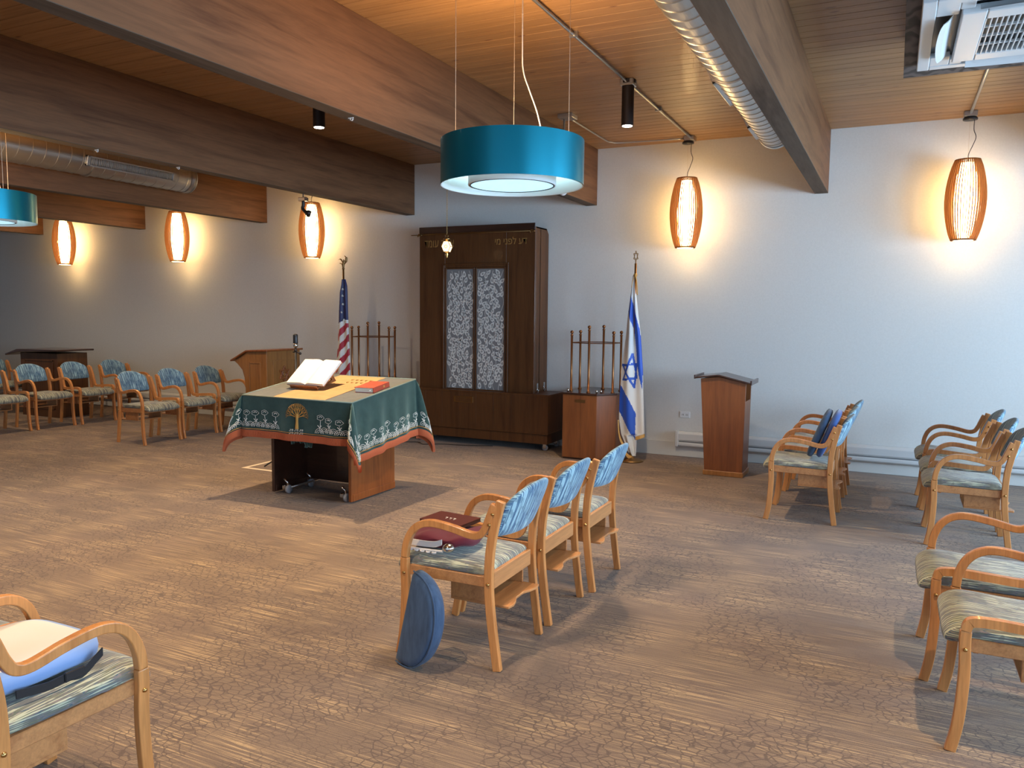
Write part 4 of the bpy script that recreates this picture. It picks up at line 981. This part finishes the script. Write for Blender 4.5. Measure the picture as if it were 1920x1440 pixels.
# embroidery: coordinates along the skirt (sample index) and height above the hem in metres
def skirt_pt(i, h, off=.0035):
    ln = samples[int(i) % n][4]; return cpos(i, max(0.02, 1 - h / ln), off)
def emb_curve(mb_, pts, r=.0021): mb_.tube([skirt_pt(i, h) for i, h in pts], r, 4)
mb = MB(); rnd = random.Random(11)
def vine_patch(i0, i1, ppm, step=1.0):
    """ppm: samples per metre at this stretch"""
    m_ = (i1 - i0) / ppm; k_ = 0; d_ = 0.0
    while d_ < m_ - .02:
        ci = i0 + (d_ + .03) * ppm; base = .055 + .015 * rnd.random()
        for r_ in (.042, .028, .014):      # rolling scallops
            emb_curve(mb, [(ci + ppm * r_ * math.cos(a * PI / 8), base - .02 + r_ * 1.0 * math.sin(a * PI / 8)) for a in range(9)])
        if k_ % 2 == 0:                  # flower on a stem
            hh = base + .075 + .035 * rnd.random(); fx_ = ci + ppm * rnd.uniform(-.01, .01); W_ = .034
            emb_curve(mb, [(ci, base), (ci + ppm * .006, base + .03), (fx_, hh - .02)])
            emb_curve(mb, [(fx_ + ppm * W_ * (1 + .18 * math.cos(5 * a * PI / 10)) * math.cos(a * PI / 10), hh + .021 * math.sin(a * PI / 10)) for a in range(21)], .0017)
            emb_curve(mb, [(fx_ + ppm * .014 * math.cos(a * PI / 6), hh + .009 * math.sin(a * PI / 6)) for a in range(7)], .003)
            for s_ in (-1, 1): emb_curve(mb, [(ci + ppm * .004, base + .025), (ci + ppm * s_ * .018, base + .045)], .0035)
        k_ += 1; d_ += .052 * step
Lf = GX1 - GX0; pf = 40 / Lf; Lr = GY1 - GY0; pr = 30 / Lr
e0 = 40; e1 = e0 + 23; e2 = e1 + 30; e3 = e2 + 23; e4 = e3 + 24 + 17 + 20
vine_patch(.5, 13.5, pf); vine_patch(27.5, 39.5, pf)
vine_patch(e0 + 1, e0 + 10, 40); vine_patch(e0 + 12, e0 + 22, 50)
vine_patch(e1 + .5, e2 - .5, pr); vine_patch(e2 + 2, e2 + 11, 45); vine_patch(e2 + 12, e3 - 2, 55)
vine_patch(e4 + 1, e4 + 10, 40); vine_patch(e4 + 12, e4 + 22, 60)
mb.build('white_embroidery', M['white_thread'], tc)
mb = MB()        # tree of life
cx = 20.6
def TP(dx, h): return (cx + dx * pf, h)
mb.tube([skirt_pt(*TP(0, .055)), skirt_pt(*TP(0, .12)), skirt_pt(*TP(0, .18))], [.016, .011, .014], 8)
def branch(x_, h_, a, L_, d_):
    x1_, h1_ = x_ + L_ * math.cos(a), h_ + L_ * math.sin(a); h1_ = min(h1_, .285)
    mb.tube([skirt_pt(*TP(x_, h_)), skirt_pt(*TP(x1_, h1_))], .0012 + .0013 * d_, 5)
    if d_ > 0:
        for s_ in (-.42, .0, .42): branch(x1_, h1_, a + s_, L_ * .78, d_ - 1)
for a in (.30, .75, 1.2, 1.57, 1.94, 2.4, 2.84): branch(0, .150, a, .050, 2)
mb.build('gold_tree', M['gold'], tc)
mb = MB()
for r_ in range(2):
    for k_ in range(6):
        a = skirt_pt(*TP(-.06 + k_ * .022, .045 - r_ * .024)); mb.box(a.x - .009, a.x + .007, a.y - .003, a.y, a.z - .009, a.z - .004).box(a.x + .002, a.x + .007, a.y - .003, a.y, a.z - .009, a.z + .009)
        if k_ % 2: mb.box(a.x - .009, a.x - .004, a.y - .003, a.y, a.z - .009, a.z + .009)
mb.build('white_block_letters', M['white_thread'], tc)

def slopez(y_): return tz(y_ - ty) + .006          # cloth surface at world y
# runner
rn = MB(); ya_, yb_ = 5.045, 5.945
rn.add([(-4.66, ya_, slopez(ya_) + .004), (-4.12, ya_, slopez(ya_) + .004), (-4.15, yb_, slopez(yb_) + .004), (-4.66, yb_, slopez(yb_) + .004), (-4.66, ya_, slopez(ya_) + .0005), (-4.12, ya_, slopez(ya_) + .0005), (-4.15, yb_, slopez(yb_) + .0005), (-4.66, yb_, slopez(yb_) + .0005)],
       [(0, 1, 2, 3), (7, 6, 5, 4), (0, 4, 5, 1), (1, 5, 6, 2), (2, 6, 7, 3), (3, 7, 4, 0)])
rno = rn.build('table_runner', M['runner']); tag(rno, 'tan cloth runner lying over the green tablecloth under the open book', 'runner')
mb = MB()
for r_ in range(2):
    for k_ in range(5):
        x_, y_ = -4.42 + k_ * .05 + r_ * .02, 5.80 - r_ * .10; z_ = slopez(y_) + .0045
        mb.box(x_, x_ + .03, y_, y_ + .008, z_, z_ + .0012); mb.box(x_ + .022, x_ + .03, y_ - .035, y_, z_ - .004, z_ + .0012)
mb.build('gold_letters', mat('dark_gold_thread', (.30, .16, .03), .5), rno)

# open book on a folding stand
bs_ = thing('book_stand', 'small carved wooden stand under the open book', 'book stand', (-4.57, 5.38, slopez(5.38) + .004))
SL = math.atan(.13); tilt = math.atan2(.19, .25) - SL; bs_.rotation_euler = (SL, 0, 0)
def TB(mb_): return mb_.xf(Matrix.Translation((0, -.03, .035)) @ Matrix.Rotation(tilt, 4, 'X'))
TB(MB().box(-.13, .13, 0, .26, -.016, -.002)).build('rest', M['cherry'], bs_, bevel=.003, seg=1)
TB(MB().box(-.15, .15, -.03, .004, -.018, -.002).box(-.15, .15, -.03, -.02, -.002, .018)).build('ledge', M['cherry'], bs_, bevel=.003, seg=1)
mb = MB()
for s_ in (-1, 1): mb.prism_yz([(.0, .0), (.05, .0), (.07, .035), (.22, .145), (.21, .16), (.03, .035)], s_ * .11 - .008, s_ * .11 + .008); mb.prism_yz([(.14, .004), (.27, .018), (.26, .035), (.20, .14), (.17, .12), (.21, .04), (.14, .02)], s_ * .09 - .008, s_ * .09 + .008)
mb.build('foot', M['cherry'], bs_, bevel=.002, seg=1)
bk = thing('open_book', 'large open prayer book with bright white pages on the small stand', 'book', (-4.57, 5.38, slopez(5.38) + .004))
bk.rotation_euler = (SL, 0, 0); NP = 20; prof = []
for i in range(NP + 1):
    u = -1 + 2 * i / NP; a = abs(u); zt = .028 * (1 - .25 * a) - .022 * math.exp(-(a / .10) ** 2) + .004; prof.append((u * .20, zt))
poly = prof + [(.20, .0), (-.20, .0)]
TB(MB().prism_xz(poly, .0, .315)).build('pages', M['paper'], bk, bevel=.002, seg=1)
TB(MB().box(-.207, .207, -.005, .322, -.003, .0)).build('cover', M['cherry'], bk, bevel=.002, seg=1)

rb = thing('book', 'closed orange red hardback at the right edge of the draped table', 'book', (-3.975, 5.50, slopez(5.50) + .001), 0)
rx = Matrix.Rotation(math.atan(.13), 4, 'X') @ Matrix.Rotation(.06, 4, 'Z')
M['redcov'] = mat('red_book_cover', (.42, .062, .028), .45)
MB().box(-.088, .085, -.125, .125, .004, .040).xf(rx).build('pages', M['paper'], rb)
MB().box(-.092, .092, -.13, .13, 0, .004).box(-.092, .092, -.13, .13, .040, .044).box(.088, .093, -.13, .13, 0, .044).xf(rx).build('cover', M['redcov'], rb, bevel=.001, seg=1)
MB().box(.0932, .0938, .03, .05, .014, .032).xf(rx).build('spine_mark', M['gold'], rb)
MB().tube(crom([(.07, -.12, .01), (.075, -.14, .005), (.08, -.155, .008)], 4), .003, 5).build('ribbon', M['paper'], rb)

# things on the shelf under the table
nv = superpad(.20, .22, .10, .5).build('folded_velvet', M['navy'], loc=(-4.74, 5.42, .575 + .052)); tag(nv, 'folded navy velvet cover on the shelf under the table', 'cloth')
mb = MB(); rnd = random.Random(5)
for k_ in range(16):
    x_ = rnd.uniform(-.10, .10); mb.tube(crom([(x_, -.08 + rnd.uniform(-.02, .03), .03), (x_ + .01, -.14, .02), (x_ + rnd.uniform(-.02, .02), -.172, -.02), (x_, -.175, -.075 + rnd.uniform(-.03, .03))], 3), .014, 6)
mb.box(-.10, .10, -.1, .1, .0, .05)
gf = mb.build('bunched_cloth', M['velvet'], loc=(-4.425, 5.30, .579), smooth=True); tag(gf, 'bunched green cloth hanging over the shelf edge under the table', 'cloth')
for q, (z_, col, wd, lb) in enumerate(((.576, (.32, .16, .06), .13, 'tan covered book, bottom of the pile under the table'), (.602, (.08, .05, .05), .12, 'dark covered book on top of the pile under the table'))):
    b_ = thing('book', lb, 'book', (-4.16, 5.27, z_), .1 - q * .25, 'books on the shelf under the table')
    MB().box(-wd + .003, wd - .003, -.07, .10, .003, .021).build('pages', M['paper'], b_); MB().box(-wd, wd, -.073, .10, 0, .003).box(-wd, wd, -.073, .10, .021, .024).box(-wd, wd, .10, .104, 0, .024).build('cover', mat('cover_%d' % q, col, .6), b_)

# tape corner on the carpet
mb = MB().add([(-5.97, 5.985, 0), (-5.55, 5.985, 0), (-5.55, 6.03, 0), (-5.925, 6.03, 0), (-5.925, 6.45, 0), (-5.97, 6.45, 0)] + [(a, b_, .002) for a, b_ in ((-5.97, 5.985), (-5.55, 5.985), (-5.55, 6.03), (-5.925, 6.03), (-5.925, 6.45), (-5.97, 6.45))],
               [(6, 7, 8, 9), (6, 9, 10, 11), (0, 1, 7, 6), (1, 2, 8, 7), (2, 3, 9, 8), (3, 4, 10, 9), (4, 5, 11, 10), (5, 0, 6, 11)])
tag(mb.build('floor_tape', mat('cream_tape', (.70, .55, .38), .7)), 'cream tape corner stuck on the carpet left of the table', 'tape')

# ---------------------------------------------------------------- wall heater, outlet, small ceiling bits
def heater(x0_, x1_, label):
    t_ = thing('baseboard_heater', label, 'heater', ((x0_ + x1_) / 2, YW, 0)); w_ = (x1_ - x0_) / 2
    MB().prism_yz([(-.018, .12), (-.055, .12), (-.068, .135), (-.068, .16), (-.060, .165), (-.060, .19), (-.068, .195), (-.066, .265), (-.045, .292), (-.018, .292)], -w_, w_).build('housing', M['heater'], t_, bevel=.003, seg=1)
    MB().box(-w_ + .04, w_ - .04, -.0612, -.058, .172, .184).build('vent_slot', mat('slot_grey', (.16, .16, .16), .6), t_)
    mb = MB().box(-w_ - .004, -w_ + .03, -.072, -.018, .118, .296); mb.build('end_cap', M['heater'], t_, bevel=.003, seg=1)
heater(-2.17, 3.6, 'long off white baseboard heater along the right part of the back wall')
heater(-15.5, -6.9, 'dim baseboard heater on the back wall behind the left chairs')
ot = thing('wall_outlet', 'white electrical outlet above the heater, left of the tapered lectern', 'outlet', (-2.083, YW, .48))
MB().box(-.058, .058, -.008, 0, -.036, .036).build('cover_plate', M['white'], ot, bevel=.003, seg=1)
MB().box(-.032, -.028, -.0095, -.008, -.01, .01).box(-.018, -.014, -.0095, -.008, -.01, .01).box(.014, .018, -.0095, -.008, -.01, .01).box(.028, .032, -.0095, -.008, -.01, .01).build('socket_slots', M['black'], ot)
wc = thing('security_camera', 'small swivel camera clamped under the dark beam before a barrel lamp', 'camera', (-5.79, 6.78, ZB))
MB().tube([(0, 0, 0), (0, 0, -.05)], .006, 8).build('stem', M['black'], wc)
MB().box(-.05, .05, -.03, .03, -.085, -.045).build('mount', M['chrome'], wc, bevel=.006, seg=1)
MB().tube(crom([(0, 0, -.085), (.0, 0, -.13), (-.01, 0, -.16), (.03, 0, -.20), (.075, 0, -.22)], 4), .017, 10).build('arm', M['black'], wc, smooth=True)
MB().tube([(.05, -.01, -.205), (.085, -.02, -.235), (.105, -.03, -.20)], .026, 12).build('camera_head', M['dark_metal'], wc, smooth=True)
for lb, x_, y_ in (('tiny white hook under the reddish beam left of the drum', -3.25, 4.28), ('tiny white hook under the dark beam above the left duct', -5.76, 4.31), ('tiny white sensor under the dark beam above the left duct vent', -5.78, 5.12)):  # the last one is a small sensor given the hook shape
    h_ = MB().tube(crom([(0, 0, 0), (-.005, 0, -.012), (.01, 0, -.02), (.018, 0, -.01)], 4), .004, 6).tube([(-.02, 0, -.004), (.02, 0, -.004)], .004, 6).build('ceiling_hook', M['white'], loc=(x_, y_, ZB)); tag(h_, lb, 'hook', 'small white beam hooks')

# ---------------------------------------------------------------- cushions and items on chairs
# half moon cushion standing on the floor against the first chair
cu_ = thing('seat_cushion', 'dark blue half round cushion standing on the carpet against the first chair', 'cushion', (-1.925, 2.955, 0))
def dpad(w_, h_, th):
    mb = MB(); rr = []
    for j in range(9):
        ph = -PI / 2 + PI * j / 8; y_ = math.sin(ph) * th / 2; k_ = .80 + .20 * math.cos(ph) ** .6 if abs(math.cos(ph)) > 1e-3 else .80
        ring_ = []
        for i in range(40):
            a = -PI / 2 + PI * i / 39 if i < 40 else 0
            x_ = w_ * math.cos(a) ** .75 if math.cos(a) > 1e-6 else 0
            ring_.append(((x_ - w_ * .4) * k_ + w_ * .4, y_, (math.sin(a) * h_ / 2) * k_ + h_ / 2))
        rr.append(ring_)
    mb.ring(rr, True, True); return mb
rot_c = Matrix.Rotation(-.12, 4, 'Y') @ Matrix.Rotation(-.35, 4, 'Z')
pad = dpad(.20, .45, .085).xf(Matrix.Translation((-.06, 0, .012)) @ Matrix.Rotation(.22, 4, 'Y') @ Matrix.Rotation(-.30, 4, 'Z')); pc = pad.build('pad', M['blue_cloth'], cu_, smooth=True)
mb = MB(); PT = [Vector((.20 * max(math.cos(a), 0) ** .75, 0, math.sin(a) * .225 + .225)) for a in [-PI / 2 + PI * i / 39 for i in range(40)]]
mb.tube([(Matrix.Translation((-.06, 0, .012)) @ Matrix.Rotation(.22, 4, 'Y') @ Matrix.Rotation(-.30, 4, 'Z')) @ (p + Vector((0, -.03, 0))) for p in PT], .004, 6); mb.build('piping', M['blue_cloth'], pc, smooth=True)
for lb, x_, m_, an in (('front dark navy cushion leaning on the chair right of the tapered lectern', -.515, M['blue_cloth'], .36), ('brighter blue cushion leaning behind the front navy one', -.445, M['blue_cloth2'], .36)):
    c_ = superpad(.19, .20, .062, .55)
    c_.xf(Matrix.Rotation(PI / 2, 4, 'Z') @ Matrix.Rotation(PI / 2, 4, 'X')); c_.xf(Matrix.Rotation(an, 4, 'Y'))
    o = c_.build('lumbar_cushion', m_, loc=(x_ + .03, 6.69, .492 + .195), smooth=True); tag(o, lb, 'cushion', 'cushions on the chair by the lectern')
# wedge pillow
M['pale_blue'] = mat('periwinkle_cloth', (.20, .31, .56), .8, sheen=.2); M['offwhite'] = mat('cream_pillow_cloth', (.66, .60, .55), .8, sheen=.2)
wp = thing('wedge_pillow', 'cream topped pale blue pillow with black strap on the bottom left chair', 'pillow', (-2.43, 1.455, .495))
pw = superpad(.20, .205, .082, .45, 40, 12, .5).xf(Matrix.Translation((0, 0, .042)) @ Matrix.Rotation(.0, 4, 'X'))
pw.mi = []
for f in pw.f:
    z_ = sum(pw.v[q][2] for q in f) / len(f); pw.mi.append(1 if z_ > .076 else 0)
pw.build('pillow_body', [M['pale_blue'], M['offwhite']], wp, smooth=True)
MB().ring([[p + Vector((0, 0, .002)), p + Vector((.004, 0, .002)), p + Vector((.004, 0, -.024)), p + Vector((0, 0, -.024))] for p in crom([(.215, -.12, .03), (.222, -.03, .018), (.222, .03, .02), (.222, .08, .012), (.226, .13, .045), (.23, .145, .058)], 5)], True, True).build('strap', M['black'], wp)
MB().box(.22, .232, .02, .085, -.004, .026).build('buckle', M['black'], wp, bevel=.003, seg=1)
# velvet bag, book and belt on the first chair
M['burgundy'] = mat('burgundy_velvet', (.11, .004, .014), .85, sheen=.12)
bg = superpad(.16, .15, .062, .6).xf(Matrix.Rotation(.1, 4, 'Z'))
for q, p in enumerate(bg.v): bg.v[q] = (p[0], p[1], p[2] + .012 * math.sin(p[0] * 34) * math.cos(p[1] * 27))
o = bg.build('velvet_bag', M['burgundy'], loc=(-1.91, 3.27, .486 + .046), smooth=True); tag(o, 'burgundy velvet bag lying on the nearest middle row chair', 'bag')
b_ = thing('book', 'thin dark maroon book lying on top of the burgundy bag', 'book', (-1.95, 3.35, .571), -.1)
MB().box(-.122, .122, -.087, .087, .003, .017).build('pages', mat('brown_page_edges', (.16, .07, .04), .7), b_)
MB().box(-.125, .125, -.09, .09, 0, .003).box(-.125, .125, -.09, .09, .017, .020).box(-.125, -.122, -.09, .09, 0, .020).build('cover', mat('maroon_cover', (.10, .018, .012), .4), b_, bevel=.001, seg=1)
mb = MB()
for k_ in range(3): mb.box(-.03 + k_ * .024, -.014 + k_ * .024, .0, .006, .0200, .0208).box(-.018 + k_ * .024, -.014 + k_ * .024, -.02, .006, .0200, .0208)
mb.build('cover_lettering', M['flag_white'], b_)
bl = thing('white_strap', 'white strap with a silver clasp lying against the burgundy bag', 'strap', (-1.95, 3.11, .486))
MB().ring([[p + Vector((0, 0, .014)), p + Vector((0, -.005, .014)), p + Vector((0, -.005, -.014)), p + Vector((0, 0, -.014))] for p in crom([(-.10, -.0, .038), (.0, -.005, .040), (.06, -.01, .046), (.10, -.01, .060)], 5)], True, True).build('band', M['offwhite'], bl)
MB().sphere((.135, -.01, .038), .030, 14, .7).build('clasp', M['chrome'], bl, smooth=True)
mb = MB()
for k_ in range(5): mb.tube([(-.06 + k_ * .032 + .010 * math.cos(a * PI / 4), -.03 + .008 * math.sin(a * PI / 4), .012) for a in range(9)], .004, 6, False)
mb.tube([(-.07, -.03, .016), (.11, -.02, .02)], .006, 6); mb.build('tangle', M['offwhite'], bl)

cb = MB().tube(crom([(-5.5, 8.05, .005), (-5.25, 8.20, .005), (-5.1, 8.10, .005), (-4.9, 8.22, .005), (-4.6, 8.28, .005), (-4.3, 8.4, .005)], 8), .005, 6).build('floor_cable', M['black'], smooth=True); tag(cb, 'thin black cable lying on the carpet in front of the ark base', 'cable')
